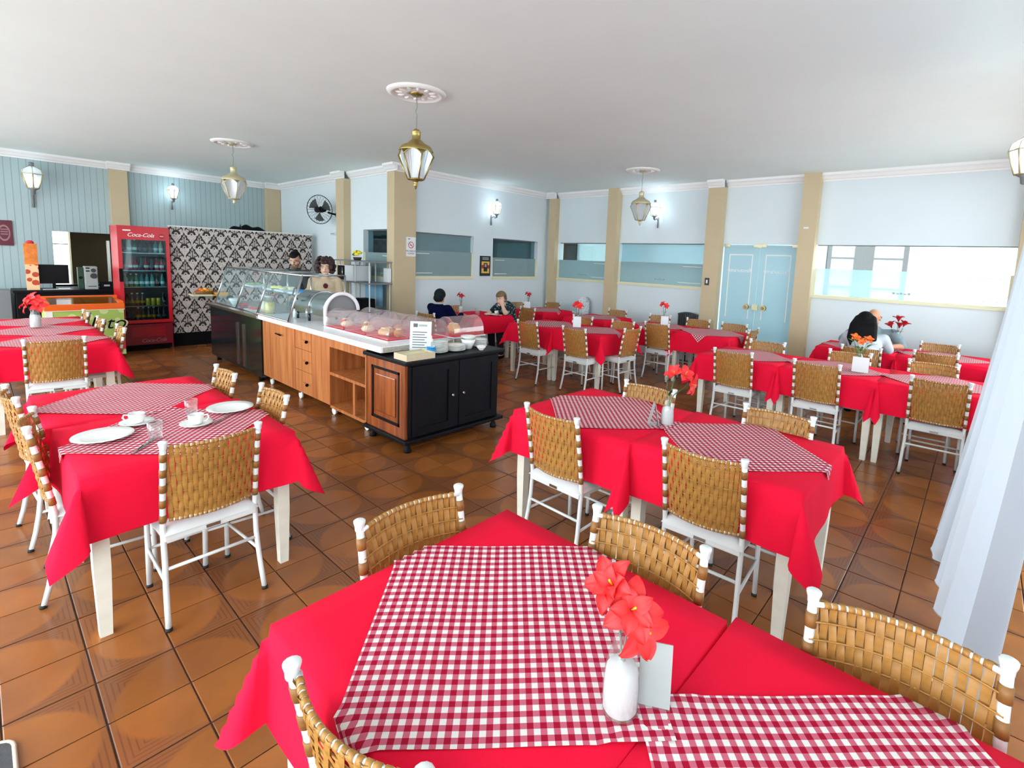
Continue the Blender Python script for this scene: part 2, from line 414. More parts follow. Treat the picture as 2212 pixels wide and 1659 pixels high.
def thing(name, label, cat, loc=(0, 0, 0), rz=0, group=None):
    o = bpy.data.objects.new(name, None); COL.objects.link(o); o.empty_display_size = .1
    o.location = loc; o.rotation_euler = (0, 0, rz)
    return tag(o, label, cat, group)
def copy_tree(o, parent=None):
    c = o.copy(); COL.objects.link(c); c.parent = parent
    for ch in list(o.children): copy_tree(ch, c)
    return c
def struct(name, mb, mat, parent=None, loc=None):
    o = mb.build(name, mat, parent, loc)
    if not parent: o['kind'] = 'structure'
    return o
def sbox(name, mat, x0, x1, y0, y1, z0, z1, parent=None): return struct(name, MB().box(x0, x1, y0, y1, z0, z1), mat, parent)
def text_mesh(name, body, size, mat, parent, mw, extrude=.001, shear=0, align='CENTER', spacing=1):
    """lettering as a thin mesh; mw places it (x right, y up, z towards the reader)"""
    cu = bpy.data.curves.new(name, 'FONT'); cu.body = body; cu.size = size; cu.extrude = extrude; cu.shear = shear
    cu.align_x = align; cu.align_y = 'CENTER'; cu.space_character = spacing
    t = bpy.data.objects.new(name + '_tmp', cu); COL.objects.link(t)
    bpy.context.view_layer.update()
    me = bpy.data.meshes.new_from_object(t.evaluated_get(bpy.context.evaluated_depsgraph_get()))
    bpy.data.objects.remove(t); bpy.data.curves.remove(cu)
    me.transform(mw); me.materials.clear(); me.materials.append(M[mat])
    return mkobj(name, me, parent)
def face_mat(origin, xdir, up):
    """matrix for lettering: x along xdir, y along up, z = x cross y"""
    x = Vector(xdir).normalized(); y = Vector(up).normalized(); z = x.cross(y); o = Vector(origin)
    return Matrix(((x.x, y.x, z.x, o.x), (x.y, y.y, z.y, o.y), (x.z, y.z, z.z, o.z), (0, 0, 0, 1)))
def topx(P):
    d = Vector(P) - Vector((0, 0, CAMZ)); w = d.dot(CF)
    if w < .05: return None
    return (PPX + FPX * d.dot(CR) / w, PPY - FPX * d.dot(CU) / w, w)

# ------------------------------------------------------------------ the setting
XC, YD, XB, YA, ZC = 8.78, 7.58, 4.82, 12.48, 3.25
XL, YF = -1.9, -3.0
pm('concrete', srgb(214, 214, 212), .9, var=.06, vscale=2)
struct('floor_outside', MB().box(-30, 40, -30, 40, -.30, -.06), 'concrete')
floor = struct('floor', MB().box(XL, XC + .2, YF, YA + .2, -.06, -.004), 'grout')
# floor tiles: the 300 largest in view are single objects, the rest one part
tiles = []
i0, i1 = int((XL - TOX) / TS), int((XC - TOX) / TS)
j0, j1 = int((YF - TOY) / TS), int((YA - TOY) / TS)
def hidden_by_near_table(P):
    t = (CAMZ - .77) / CAMZ
    x, y = P[0] * t, P[1] * t
    return .46 < x < 1.36 and -1.3 < y < 1.3
for i in range(i0, i1 + 1):
    for j in range(j0, j1 + 1):
        c = (TOX + (i + .5) * TS, TOY + (j + .5) * TS)
        if c[0] > XB and c[1] > YD: continue
        q = topx((c[0], c[1], 0)); a = 0
        if q and -40 < q[0] < IW + 40 and 0 < q[1] < IH + 40 and not hidden_by_near_table(c): a = 1 / q[2] ** 3
        tiles.append((a, c))
tiles.sort(key=lambda t: -t[0])
h = TS / 2 - .0028
def tile_mb(mb, c):
    e = .003
    vs = [(c[0] + sx * (h - k), c[1] + sy * (h - k), z) for z, k in ((-.004, 0), (-.0012, 0), (0, e)) for sx, sy in ((-1, -1), (1, -1), (1, 1), (-1, 1))]
    fs = [(8, 9, 10, 11)] + [(4 * l + k, 4 * l + (k + 1) % 4, 4 * l + 4 + (k + 1) % 4, 4 * l + 4 + k) for l in (0, 1) for k in range(4)]
    return mb.add(vs, fs)
tile_me = tile_mb(MB(), (0, 0)).mesh('tile', 'floor_tile')
for a, c in tiles[:300]: mkobj('tile', tile_me, floor, (c[0], c[1], 0))
mb = MB()
for a, c in tiles[300:]: tile_mb(mb, c)
mb.build('tile_field', 'floor_tile', floor)['kind'] = 'stuff'

struct('ceiling', MB().box(XL - .5, XC + .2, YF - .5, YA + .2, ZC, ZC + .2), 'ceiling_white')

def wall_mb(ax, p0, p1, a0, a1, z0, z1, holes):
    """wall slab across axis ax (0: plane x=p0..p1, running along y); holes = (a, b, za, zb)"""
    mb = MB()
    def bx(a, b, za, zb):
        if b - a < 1e-4 or zb - za < 1e-4: return
        if ax == 0: mb.box(p0, p1, a, b, za, zb)
        else: mb.box(a, b, p0, p1, za, zb)
    cur = a0
    for (ha, hb, za, zb) in sorted(holes):
        bx(cur, ha, z0, z1); bx(ha, hb, z0, za); bx(ha, hb, zb, z1); cur = hb
    bx(cur, a1, z0, z1)
    return mb
WT, WB = 2.17, 1.37
holesC = [(-.28, 2.02, WB, WT), (2.26, 3.5, 0.0, WT), (3.78, 5.64, WB, WT), (5.9, 7.27, WB, WT)]
struct('wall_right', wall_mb(0, XC, XC + .2, -.6, YD + .2, -.004, ZC, holesC), 'plaster')
holesD = [(5.15, 6.56, WB, WT), (7.07, 8.44, WB, WT)]
struct('wall_corner', wall_mb(1, YD, YD + .2, XB, XC, -.004, ZC, holesD), 'plaster')
struct('wall_side', wall_mb(0, XB, XB + .2, YD + .2, YA, -.004, ZC, [(7.7 + .09, 8.66, 1.34, 2.19)]), 'plaster')
holesA = [(.985, 1.80, .98, 1.93)]
struct('wall_back', wall_mb(1, YA, YA + .2, XL, XB + .2, -.004, ZC, holesA), 'beadboard')
struct('wall_left', wall_mb(0, XL - .2, XL, YF, YA, -.004, ZC, [(-2.6, .6, -.004, 3.1), (1.0, 4.2, -.004, 3.1), (4.6, 7.8, -.004, 3.1), (8.2, 11.6, -.004, 3.1)]), 'plaster')
struct('wall_front', wall_mb(1, -.75, -.55, 2.0, XC, -.004, ZC, [(2.3, 4.7, -.004, 2.95), (5.0, 8.3, .85, 2.95)]), 'plaster')  # second opening is unseen, added so daylight fills the right ceiling and far walls
struct('wall_near', wall_mb(1, YF - .2, YF, XL - .2, 2.2, -.004, ZC, []), 'plaster')
sbox('wall_alcove', 'plaster', 2.0, 2.2, YF, -.75, -.004, ZC)
# pillars
def pillar(n, x0, x1, y0, y1, top=ZC): sbox('trim_%d' % n, 'beige_paint', x0, x1, y0, y1, -.004, top)
pillar(1, XC - .12, XC, 7.27, 7.47, 3.127)
pillar(2, XC - .15, XC, 5.64, 5.88)
pillar(3, XC - .15, XC, 3.5, 3.78, 3.127)
pillar(4, XC - .15, XC, 2.02, 2.26)
pillar(5, XC - .15, XC, -.54, -.28)
pillar(6, XB - .10, XB + .33, YD - .10, YD + .12, 3.127)
pillar(7, XB - .14, XB, 9.12, 9.42, 3.127)
pillar(8, 1.80, 2.06, YA - .12, YA, 3.127)
pillar(9, 4.52, 4.81, YA - .14, YA, 3.127)
pillar(10, 4.72, 4.98, -.549, -.34)
# cornices with a stepped profile
PROF = [(0, 3.127), (.018, 3.127), (.022, 3.150), (.045, 3.160), (.070, 3.195), (.095, 3.215), (.100, 3.250), (0, 3.250)]
def cornice(n, a, b, inward):
    mb = MB(); a = Vector(a); b = Vector(b); iv = Vector(inward); k = len(PROF)
    vs = [p + iv * d + Vector((0, 0, z)) for p in (a, b) for d, z in PROF]
    mb.add(vs, [(i, (i + 1) % k, k + (i + 1) % k, k + i) for i in range(k)] + [tuple(range(k)), tuple(reversed(range(k, 2 * k)))])
    struct('trim_%d' % n, mb, 'cornice_white')
n = 11
for a, b in ((-.28, 2.02), (2.26, 3.5), (3.5, 3.78), (3.78, 5.64), (5.88, 7.27), (7.27, 7.58)):
    off = .15 if (a, b) == (3.5, 3.78) else (.12 if a == 7.27 else 0)
    cornice(n, (XC - off, a, 0), (XC - off, b, 0), (-1, 0, 0)); n += 1
cornice(n, (XB + .33, YD, 0), (XC, YD, 0), (0, -1, 0)); n += 1
cornice(n, (XB - .1, YD - .1, 0), (XB + .33, YD - .1, 0), (0, -1, 0)); n += 1
cornice(n, (XB - .1, YD - .2, 0), (XB - .1, YD + .12, 0), (-1, 0, 0)); n += 1
cornice(n, (XB, YD + .12, 0), (XB, 9.12, 0), (-1, 0, 0)); n += 1
cornice(n, (XB - .14, 9.08, 0), (XB - .14, 9.46, 0), (-1, 0, 0)); n += 1
cornice(n, (XB, 9.42, 0), (XB, YA, 0), (-1, 0, 0)); n += 1
cornice(n, (XL, YA, 0), (1.80, YA, 0), (0, -1, 0)); n += 1
cornice(n, (1.76, YA - .12, 0), (2.10, YA - .12, 0), (0, -1, 0)); n += 1
cornice(n, (2.06, YA, 0), (4.52, YA, 0), (0, -1, 0)); n += 1
cornice(n, (4.48, YA - .14, 0), (XB, YA - .14, 0), (0, -1, 0)); n += 1

# windows: a fixed clear upper pane and a frosted lower sash in front of it
def window(n, ax, p, a0, a1, zb, zt, zm, mid=None, upper='clear_glass', lower='frosted'):
    o = bpy.data.objects.new('window_%d' % n, None); COL.objects.link(o); o['kind'] = 'structure'
    def bx(name, mat, d0, d1, a, b, za, zz):
        m_ = MB()
        if ax == 0: m_.box(p + d0, p + d1, a, b, za, zz)
        else: m_.box(a, b, p + d0, p + d1, za, zz)
        return m_.build(name, mat, o)
    bx('sill', 'cream_trim', -.03, .20, a0 - .01, a1 + .01, zb - .03, zb + .006)
    for a, b in ((a0, a0 + .028), (a1 - .028, a1)): bx('jamb_frame', 'cream_trim', .02, .06, a, b, zb + .006, zm)
    bx('head_frame', 'mid_grey', .08, .12, a0, a1, zt - .015, zt)
    mids = [a0 + .001] + (mid or []) + [a1 - .001]
    for a, b in zip(mids[:-1], mids[1:]): bx('upper_pane', upper, .10, .108, a, b, zm - .1, zt - .015)
    s = bx('lower_sash', lower, .035, .043, a0 + .028, a1 - .028, zb + .02, zm)
    L = a1 - a0
    for a, b, zz in ((a0 + .1, a0 + .1 + .2 * L, zm - .06), (a0 + .1, a0 + .14 + .22 * L, zb + .07)):
        m_ = MB()
        if ax == 0: m_.box(p + .030, p + .034, a, b, zz, zz + .012)
        else: m_.box(a, b, p + .030, p + .034, zz, zz + .012)
        m_.build('etched_line', 'white_print', s)
    bx('sash_rail', 'cream_trim', .03, .05, a0 + .028, a1 - .028, zb + .006, zb + .02)
    # little etched emblem at the middle of the sash
    c = (a0 + a1) / 2; m_ = MB()
    for k in range(5):
        a = c + (k - 2) * .045; hh = .018 if k % 2 else .028
        if ax == 0: m_.box(p + .030, p + .034, a - .016, a + .016, zb + .10, zb + .10 + hh)
        else: m_.box(a - .016, a + .016, p + .030, p + .034, zb + .10, zb + .10 + hh)
    m_.build('etched_emblem', 'card_grey', s)
    return o
window(1, 0, XC, -.28, 2.02, WB, WT, 1.80, [.72], lower='haze_light')
window(2, 0, XC, 3.78, 5.64, WB, WT, 1.80, [4.7], upper='haze_glass')
window(3, 0, XC, 5.9, 7.27, WB, WT, 1.79, [6.75])
window(4, 1, YD, 5.15, 6.56, WB, WT, 1.85, upper='haze_glass')
window(5, 1, YD, 7.07, 8.44, WB, WT, 1.78, upper='tint_glass')
window(6, 0, XB, 7.79, 8.66, 1.34, 2.19, 1.78, upper='tint_glass')
# the double glass door
d = bpy.data.objects.new('door_1', None); COL.objects.link(d); d['kind'] = 'structure'
ym = 2.88
for k, (a, b) in enumerate(((2.275, ym - .004), (ym + .004, 3.485))):
    leaf = MB().box(XC + .03, XC + .042, a, b, .012, WT - .02).build('door_leaf', 'door_glass', d)
    for yy in (a + .05, b - .05):
        MB().box(XC + .018, XC + .054, yy - .05, yy + .05, WT - .05, WT - .004).build('patch_hinge', 'brass_light', leaf)
    # etched border and lettering, read from outside
    m_ = MB(); x0, x1 = XC + .026, XC + .0295
    m_.box(x0, x1, a + .10, a + .115, .9, 1.98); m_.box(x0, x1, b - .115, b - .10, .9, 1.98)
    m_.box(x0, x1, a + .10, b - .10, 1.98, 1.998)
    m_.build('etched_border', 'white_print', leaf)
    text_mesh('etched_lettering', 'Restaurante', .085, 'white_print', leaf, face_mat((XC + .0285, (a + b) / 2, 1.72), (0, 1, 0), (0, 0, 1)), .001, .35)
    yk = b - .14 if k == 0 else a + .14
    MB().tube([(XC - .03, yk, 1.1 + .0), (XC + .03, yk, 1.1)], .045, 16).build('round_handle', 'brass', leaf)
    MB().tube([(XC - .034, yk, 1.1), (XC - .029, yk, 1.1)], .028, 16).build('handle_cap', 'chrome', leaf)
MB().box(XC + .012, XC + .06, ym - .05, ym + .05, 1.06, 1.15).build('lock_plate', 'brass_light', d)
MB().box(XC + .012, XC + .06, ym - .03, ym + .03, WT - .06, WT - .003).build('top_clamp', 'brass_light', d)

# what stands behind the windows
sbox('wall_veranda', 'corridor_wall', 11.4, 11.6, 2.75, 10.5, -.06, 3.4)
sbox('door_2', 'shutter_dark', 11.32, 11.39, 8.72, 9.9, -.06, 2.6)
sbox('wall_passage_end', 'corridor_wall', XC + .01, XC + .2, YD + .2, 10.3, -.06, 3.26)
sbox('ceiling_veranda', 'ceiling_white', XC + .2, 11.6, 2.75, 10.5, 3.2, 3.4)
sbox('trim_40', 'mid_grey', 11.30, 11.39, 6.32, 6.62, -.06, 3.2)
sbox('wall_passage', 'corridor_wall', XB + .2, XC + .2, 10.3, 10.5, -.06, 3.4)
sbox('ceiling_passage', 'ceiling_white', XB + .2, XC + .2, YD + .2, 10.5, 3.26, 3.4)
fac = struct('wall_neighbour', wall_mb(0, 11.4, 11.6, .86, 2.75, -.06, 3.6, [(1.08, 2.42, .9, 2.6)]), 'exterior_white')
nb = thing('neighbour_window', 'dark shuttered window of the white house behind the bright window', 'window', (11.4, 1.75, .9))
for y0, y1 in ((1.08, 1.16), (2.34, 2.42)): MB().box(-.02, .1, y0 - 1.75, y1 - 1.75, 0, 1.7).build('frame_post', 'shutter_dark', nb)
for y0, y1 in ((1.62, 1.775), (1.785, 1.94)): MB().box(-.03, .08, y0 - 1.75, y1 - 1.75, 0, 1.7).build('shutter_leaf', 'shutter_dark', nb)
for y0, y1 in ((1.16, 1.62), (1.94, 2.34)):
    MB().box(.03, .04, y0 - 1.75, y1 - 1.75, 0, 1.7).build('pane', 'card_white', nb)
    for zz in (.55, 1.12, 1.6): MB().box(-.01, .06, y0 - 1.75, y1 - 1.75, zz, zz + .035).build('glazing_bar', 'shutter_dark', nb)

# left far wall mirror: its reflection built as brown recess and glowing pane
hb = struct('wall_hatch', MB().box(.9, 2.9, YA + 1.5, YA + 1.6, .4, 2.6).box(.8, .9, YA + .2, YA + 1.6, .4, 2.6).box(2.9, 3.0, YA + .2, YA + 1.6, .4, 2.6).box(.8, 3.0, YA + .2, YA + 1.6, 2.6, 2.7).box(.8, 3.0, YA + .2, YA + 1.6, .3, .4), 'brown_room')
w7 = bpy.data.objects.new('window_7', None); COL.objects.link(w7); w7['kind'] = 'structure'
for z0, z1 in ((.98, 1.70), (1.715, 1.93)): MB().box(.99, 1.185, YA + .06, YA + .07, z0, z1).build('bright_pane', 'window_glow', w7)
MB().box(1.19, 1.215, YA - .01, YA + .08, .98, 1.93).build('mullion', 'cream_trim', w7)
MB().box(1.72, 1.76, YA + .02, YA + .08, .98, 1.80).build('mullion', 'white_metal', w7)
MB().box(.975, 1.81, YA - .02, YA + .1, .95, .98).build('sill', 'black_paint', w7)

# ------------------------------------------------------------------ chairs
# local frame: faces +x, width along y, origin on the floor under the seat
CH_TOP = .90
def post_x(z):
    """x of the rear post at height z (flares back at the foot and towards the top)"""
    if z < .45: t = 1 - z / .45; return -.185 - .065 * t * t
    t = (z - .45) / .45; return -.185 - .075 * t ** 1.2
PZ0, PZ1 = .505, .868
NSTRIP, NROD = 19, 8
def back_pt(s, z, off=0.0):
    """point on the bowed back panel, s in -1..1 across"""
    y = s * .172
    return Vector((post_x(z) - .042 * (1 - s * s) - off, y, z))
def strip_mesh(phase):
    mb = MB(); ns = NROD * 2
    zs = [PZ0 - .006 + (PZ1 - PZ0 + .012) * k / ns for k in range(ns + 1)]
    x0 = post_x(PZ0)
    vs = []
    for k, z in enumerate(zs):
        o = .0045 * math.cos(PI * k / 2 * 2 / 2 + phase)
        x = post_x(z) - x0 + o
        for dy, dx in ((-.0096, 0), (0, -.0028), (.0096, 0)): vs.append((x + dx, dy, z))
    fs = []
    for k in range(ns):
        for c in (0, 1): a = 3 * k + c; fs.append((a, a + 1, a + 4, a + 3))
    return mb.add(vs, fs, True).mesh('rattan_strip', 'rattan')
STRIPS = [strip_mesh(0), strip_mesh(PI)]
def strip_place(k):
    s = -1 + 2 * (k + .5) / NSTRIP
    rz = math.atan2(.084 * s, .172)          # turn with the bow
    return (post_x(PZ0) - .042 * (1 - s * s), s * .172, 0), -rz
def make_chair(detail, dark=False):
    t = thing('rattan_chair', 'x', 'chair')
    for sy in (-1, 1):
        zs = [0.012, .10, .2, .3, .40, .45, .52, .6, .7, .8, .875]
        leg = MB().tube([(post_x(z), sy * (.195 if z > .3 else .195 + .012 * (1 - z / .3)), z) for z in zs], .0125, 10).build('back_leg', 'white_metal', t)
        MB().lathe([(0, .0), (.0145, .0), (.0145, .016), (.0, .016)], (post_x(0), sy * .207, 0), 10).build('rubber_foot', 'rubber', leg)
        MB().lathe([(.0125, .862), (.0145, .866), (.0150, .878), (.0185, .890), (.0190, .897), (.015, .900), (0, .900)], (post_x(.88), sy * .195, 0), 12).build('post_cap', 'white_metal', leg)
        fl = MB().tube([(.185, sy * .18, .012), (.175, sy * .178, .44)], .0125, 10).build('front_leg', 'white_metal', t)
        MB().lathe([(0, 0), (.0145, 0), (.0145, .016), (0, .016)], (.185, sy * .18, 0), 10).build('rubber_foot', 'rubber', fl)
        MB().tube([(post_x(.21), sy * .198, .21), (.182, sy * .179, .21)], .008, 8).build('side_stretcher', 'white_metal', t)
        # rattan wrapping on the post
        bands = [(.500 + .076 * q, .500 + .076 * q + .038) for q in range(5)]
        for za, zb in bands:
            pts = [(post_x(za + (zb - za) * w / 2), sy * .195, za + (zb - za) * w / 2) for w in range(3)]
            MB().tube(pts, .0148, 10 if detail else 7).build('rattan_band', 'rattan_dark', t)
    MB().tube([(post_x(.27), -.199, .27), (post_x(.27), .199, .27)], .0085, 8).build('rear_stretcher', 'white_metal', t)
    MB().tube([(.18, -.179, .21), (.18, .179, .21)], .008, 8).build('front_stretcher', 'white_metal', t)
    MB().bbox(-.205, .20, -.195, .195, .405, .436, .006).build('seat_frame', 'white_metal', t)
    mb = MB()
    def seat(u, v):
        a, b = 2 * u - 1, 2 * v - 1
        ex, ey = math.copysign(abs(a) ** .8, a), math.copysign(abs(b) ** .8, b)
        z = .437 + .038 * (max(0, 1 - a ** 8) * max(0, 1 - b ** 8)) ** .5
        return (.0 + .212 * ex, .205 * ey, z)
    mb.grid(seat, 12, 12).build('seat', 'white_vinyl', t)
    MB().box(-.208, -.204, -.03, .03, .412, .428).build('maker_plate', 'steel', t)
    # back: white rails with horizontal cords and woven strips
    for z in (PZ0, PZ1):
        rail = MB().tube([back_pt(-1.1 + 2.2 * k / 12, z) for k in range(13)], .0072, 8).build('back_rail', 'white_metal', t)
        mb = MB()
        for k in range(NSTRIP):
            s0, s1 = -1 + 2 * (k + .10) / NSTRIP, -1 + 2 * (k + .80 + .14 * ((k * 7) % 3 == 0)) / NSTRIP
            mb.tube([back_pt(s0, z), back_pt(s1, z)], .0092, 7)
        o_ = mb.build('rail_lashing', 'rattan', rail); o_['kind'] = 'stuff'
    mb = MB()
    for k in range(1, NROD):
        z = PZ0 + (PZ1 - PZ0) * k / NROD
        mb.tube([back_pt(-1.13 + 2.26 * q / 10, z) for q in range(11)], .0028, 5)
    mb.build('weft_cords', 'rattan', t)['kind'] = 'stuff'
    if detail:
        for k in range(NSTRIP):
            p, rz = strip_place(k)
            o = mkobj('rattan_strip', STRIPS[k % 2], t, p, (0, 0, rz))
    else:
        mb = MB()
        for k in range(NSTRIP):
            p, rz = strip_place(k); mt = Matrix.Translation(p) @ Matrix.Rotation(rz, 4, 'Z')
            me = STRIPS[k % 2]
            mb.add([mt @ v.co for v in me.vertices], [tuple(q.vertices) for q in me.polygons], True)
        mb.build('woven_back', 'rattan', t)['kind'] = 'stuff'
    return t
proto = {True: make_chair(True), False: make_chair(False)}
used = {True: False, False: False}
CHAIRS = []
def chair(x, y, deg, label, detail=False, group='rattan-back dining chairs'):
    """x, y is the middle of the top of the back"""
    if used[detail]: c = copy_tree(proto[detail])
    else: c = proto[detail]; used[detail] = True
    a = math.radians(deg); off = post_x(.88) - .02
    c.location = (x - off * math.cos(a), y - off * math.sin(a), 0); c.rotation_euler = (0, 0, a)
    tag(c, label, 'chair', group); CHAIRS.append(c)
    return c

# ------------------------------------------------------------------ tables, cloths, overlays
TH, A2, TZ = .43, .44, .765
leg_me = MB().add([(sx * (.030 if z > .3 else .022), sy * (.030 if z > .3 else .022), z) for z in (0, .32, .735) for sx, sy in ((-1, -1), (1, -1), (1, 1), (-1, 1))],
                  [(3, 2, 1, 0), (8, 9, 10, 11)] + [(4 * l + k, 4 * l + (k + 1) % 4, 4 * l + 4 + (k + 1) % 4, 4 * l + 4 + k) for l in (0, 1) for k in range(4)]).mesh('table_leg', 'white_wood')
top_me = MB().bbox(-TH, TH, -TH, TH, .735, .760, .006).mesh('table_top', 'white_wood')
apron_me = {0: MB().box(-.36, .36, -.011, .011, .66, .735).mesh('apron', 'white_wood')}
def cloth_mesh(drop, abut, seed, rot=0):
    """abut = set of sides ('+x','-x','+y','-y') that touch a neighbouring table"""
    rnd = random.Random(seed); ph = [rnd.uniform(0, 6.28) for _ in range(8)]
    L = A2 + drop; n_in, n_out = 10, 7
    cs = [-L + drop * k / n_out for k in range(n_out)] + [-A2 + 2 * A2 * k / n_in for k in range(n_in)] + [A2 + drop * k / n_out for k in range(n_out + 1)]
    N_ = len(cs)
    def flare(side, t, w):
        if side in abut: return .006
        q = {'+x': 0, '-x': 1, '+y': 2, '-y': 3}[side]
        return .006 + t * (.014 + .010 * math.sin(w * 7 + ph[q]) + .006 * math.sin(w * 15 + ph[q + 4]))
    def P(u, v):
        sx, sy = ('+x' if u > 0 else '-x'), ('+y' if v > 0 else '-y')
        gx, gy = math.copysign(1, u), math.copysign(1, v)
        du, dv = max(0, abs(u) - A2), max(0, abs(v) - A2)
        if du < 1e-6 and dv < 1e-6:
            return Vector((u, v, 0.0012 * math.sin(u * 9 + ph[0]) * math.sin(v * 8 + ph[1])))
        if dv < 1e-6:
            fl = flare(sx, du / drop, v); return Vector((gx * (A2 + fl), v, -du))
        if du < 1e-6:
            fl = flare(sy, dv / drop, u); return Vector((u, gy * (A2 + fl), -dv))
        r = math.hypot(du, dv); phi = math.atan2(dv, du); half = PI / 4
        t = 1 - abs(phi - half) / half                  # 0 at the sides, 1 on the ridge
        th = half * t * .46
        ax_, ay_ = (0.25 if sx in abut else 1), (0.25 if sy in abut else 1)
        dvec = Vector((gx * ax_, gy * ay_, 0)).normalized()
        lat = Vector((-dvec.y, dvec.x, 0)) * (1 if phi > half else -1) * gx * gy
        w = r * .20 * math.sin(PI * (1 - t)) * (1.0 if not (sx in abut or sy in abut) else .6)
        fx, fy = flare(sx, r / drop, gy * A2), flare(sy, r / drop, gx * A2)
        c, s_ = math.cos(phi), math.sin(phi)
        base = Vector((gx * (A2 + fx * c * c), gy * (A2 + fy * s_ * s_), 0))
        return base + dvec * (r * math.sin(th)) + lat * w + Vector((0, 0, -r * math.cos(th) * .98))
    mb = MB()
    vs = [P(u, v) for v in cs for u in cs]
    fs = [(j * N_ + i, j * N_ + i + 1, (j + 1) * N_ + i + 1, (j + 1) * N_ + i) for j in range(N_ - 1) for i in range(N_ - 1)]
    mb.add(vs, fs, True)
    me = mb.mesh('tablecloth', 'red_cloth')
    return me
HG, UVN = .505, 26
def gingham_mesh(half, seed, sk=0.0, abut=()):
    """square laid cornerwise: corner points lap over the table edge"""
    rnd = random.Random(seed); ph = [rnd.uniform(0, 6.28) for _ in range(4)]
    S_ = half / math.sqrt(2); vs = []; fs = []; uv = []
    c45, s45 = math.cos(PI / 4 + sk), math.sin(PI / 4 + sk)
    for j in range(UVN + 1):
        for i in range(UVN + 1):
            p, q = -S_ + 2 * S_ * i / UVN, -S_ + 2 * S_ * j / UVN
            x, y = p * c45 - q * s45, p * s45 + q * c45
            z = .003 + .0016 * math.sin(p * 14 + ph[0]) + .0012 * math.sin(q * 17 + ph[1])
            lim = A2 + .004
            fx = ('+x' if x > 0 else '-x') in abut; fy = ('+y' if y > 0 else '-y') in abut
            if (fx and abs(x) > lim - .05) or (fy and abs(y) > lim - .05): z += .004 + .003 * (seed % 2)
            if abs(x) > lim and not fx: z = .004 - (abs(x) - lim); x = math.copysign(lim + .012 + .03 * (abs(x) - lim), x)
            if abs(y) > lim and not fy: z = .004 - (abs(y) - lim); y = math.copysign(lim + .012 + .03 * (abs(y) - lim), y)
            vs.append((x, y, z)); uv.append((p + 2, q + 2))
    fs = [(j * (UVN + 1) + i, j * (UVN + 1) + i + 1, (j + 1) * (UVN + 1) + i + 1, (j + 1) * (UVN + 1) + i) for j in range(UVN) for i in range(UVN)]
    me = MB().add(vs, fs, True).mesh('gingham_overlay', 'gingham')
    ul = me.uv_layers.new(name='UVMap')
    for lp in me.loops: ul.data[lp.index].uv = uv[lp.vertex_index]
    return me
cloth_seed = [10]
def table(x, y, rz_deg, abut, tlabel, where, over=True, drop=.28, half=HG, sk=0.0):
    rz = math.radians(rz_deg); cloth_seed[0] += 1; sd = cloth_seed[0]
    t = thing('dining_table', 'white wooden base of ' + where, 'table', (x, y, 0), rz, 'square dining tables')
    mkobj('table_top', top_me, t)
    for sx in (-1, 1):
        for sy in (-1, 1): mkobj('leg', leg_me, t, (sx * .385, sy * .385, 0))
    for k in range(4): mkobj('apron', apron_me[0], t, (.385 * math.cos(k * PI / 2 + PI / 2), .385 * math.sin(k * PI / 2 + PI / 2), 0), (0, 0, k * PI / 2))
    c = mkobj('tablecloth', cloth_mesh(drop, abut, sd), None, (x, y, TZ), (0, 0, rz))
    tag(c, 'plain red tablecloth on ' + where, 'tablecloth', 'red tablecloths')
    if over:
        g = mkobj('gingham_overlay', gingham_mesh(half, sd, sk, abut), None, (x, y, TZ + .0015), (0, 0, rz))
        tag(g, 'red gingham overlay on ' + where, 'table overlay', 'gingham overlays')
    return t

# ---- table near the camera with the tall hibiscus vase
table(.905, .878, 0, {'-y'}, '', 'the table with the big hibiscus in a sand-filled bottle')
table(.93, -.008, -1, {'+y', '-y'}, '', 'the table joined to the big hibiscus table, towards the white curtain')
chair(.97, 1.43, -93, 'rattan chair tucked at the buffet end of the table with the big hibiscus', True)
chair(1.445, .745, 183, 'rattan chair facing the big hibiscus vase from the window side', True)
chair(1.49, .06, 187, 'rattan chair beside the white curtain, at the table joined to the hibiscus table', True)
chair(.398, .80, 8, 'rattan chair whose back turns edge-on before the hibiscus table', True)
# ---- table laid with cups and plates
table(.675, 3.19, 1, {'+y'}, '', 'the table laid with cups, saucers and plates')
table(.635, 4.05, 1, {'-y'}, '', 'the table joined behind the one laid with cups')
chair(.70, 2.60, 92, 'rattan chair drawn up to the near end of the table laid with cups', True)
chair(.12, 3.42, -6, 'rattan chair at the white plate on the open-door side of the cup table', True)
chair(.08, 4.08, 4, 'rattan chair on the open-door side of the cup table, next to the far overlay', True)
chair(1.17, 3.98, 180, 'sunlit rattan chair on the buffet side of the cup table, at the empty overlay', False)
chair(1.21, 3.22, 180, 'sunlit rattan chair on the buffet side of the cup table, beside the oval plate', False)
# ---- long table by the freezer
for k, (yy, ab) in enumerate(((6.87, {'+y'}), (7.75, {'+y', '-y'}), (8.6, {'-y'}))):
    table(.47, yy, 0, ab, '', 'the long freezer-side table, ' + ('end with the lone chair', 'middle section with the vase', 'end next to the freezer')[k])
chair(.45, 6.12, 88, 'pale rattan chair at the end of the long table by the freezer', False)
chair(1.02, 6.75, 180, 'rattan chair on the fridge side of the long freezer table, end seat', False)
chair(.97, 7.60, 180, 'rattan chair on the fridge side of the long freezer table, middle seat', False)
chair(.94, 8.45, 180, 'rattan chair on the fridge side of the long freezer table, seat against the freezer lettering', False)
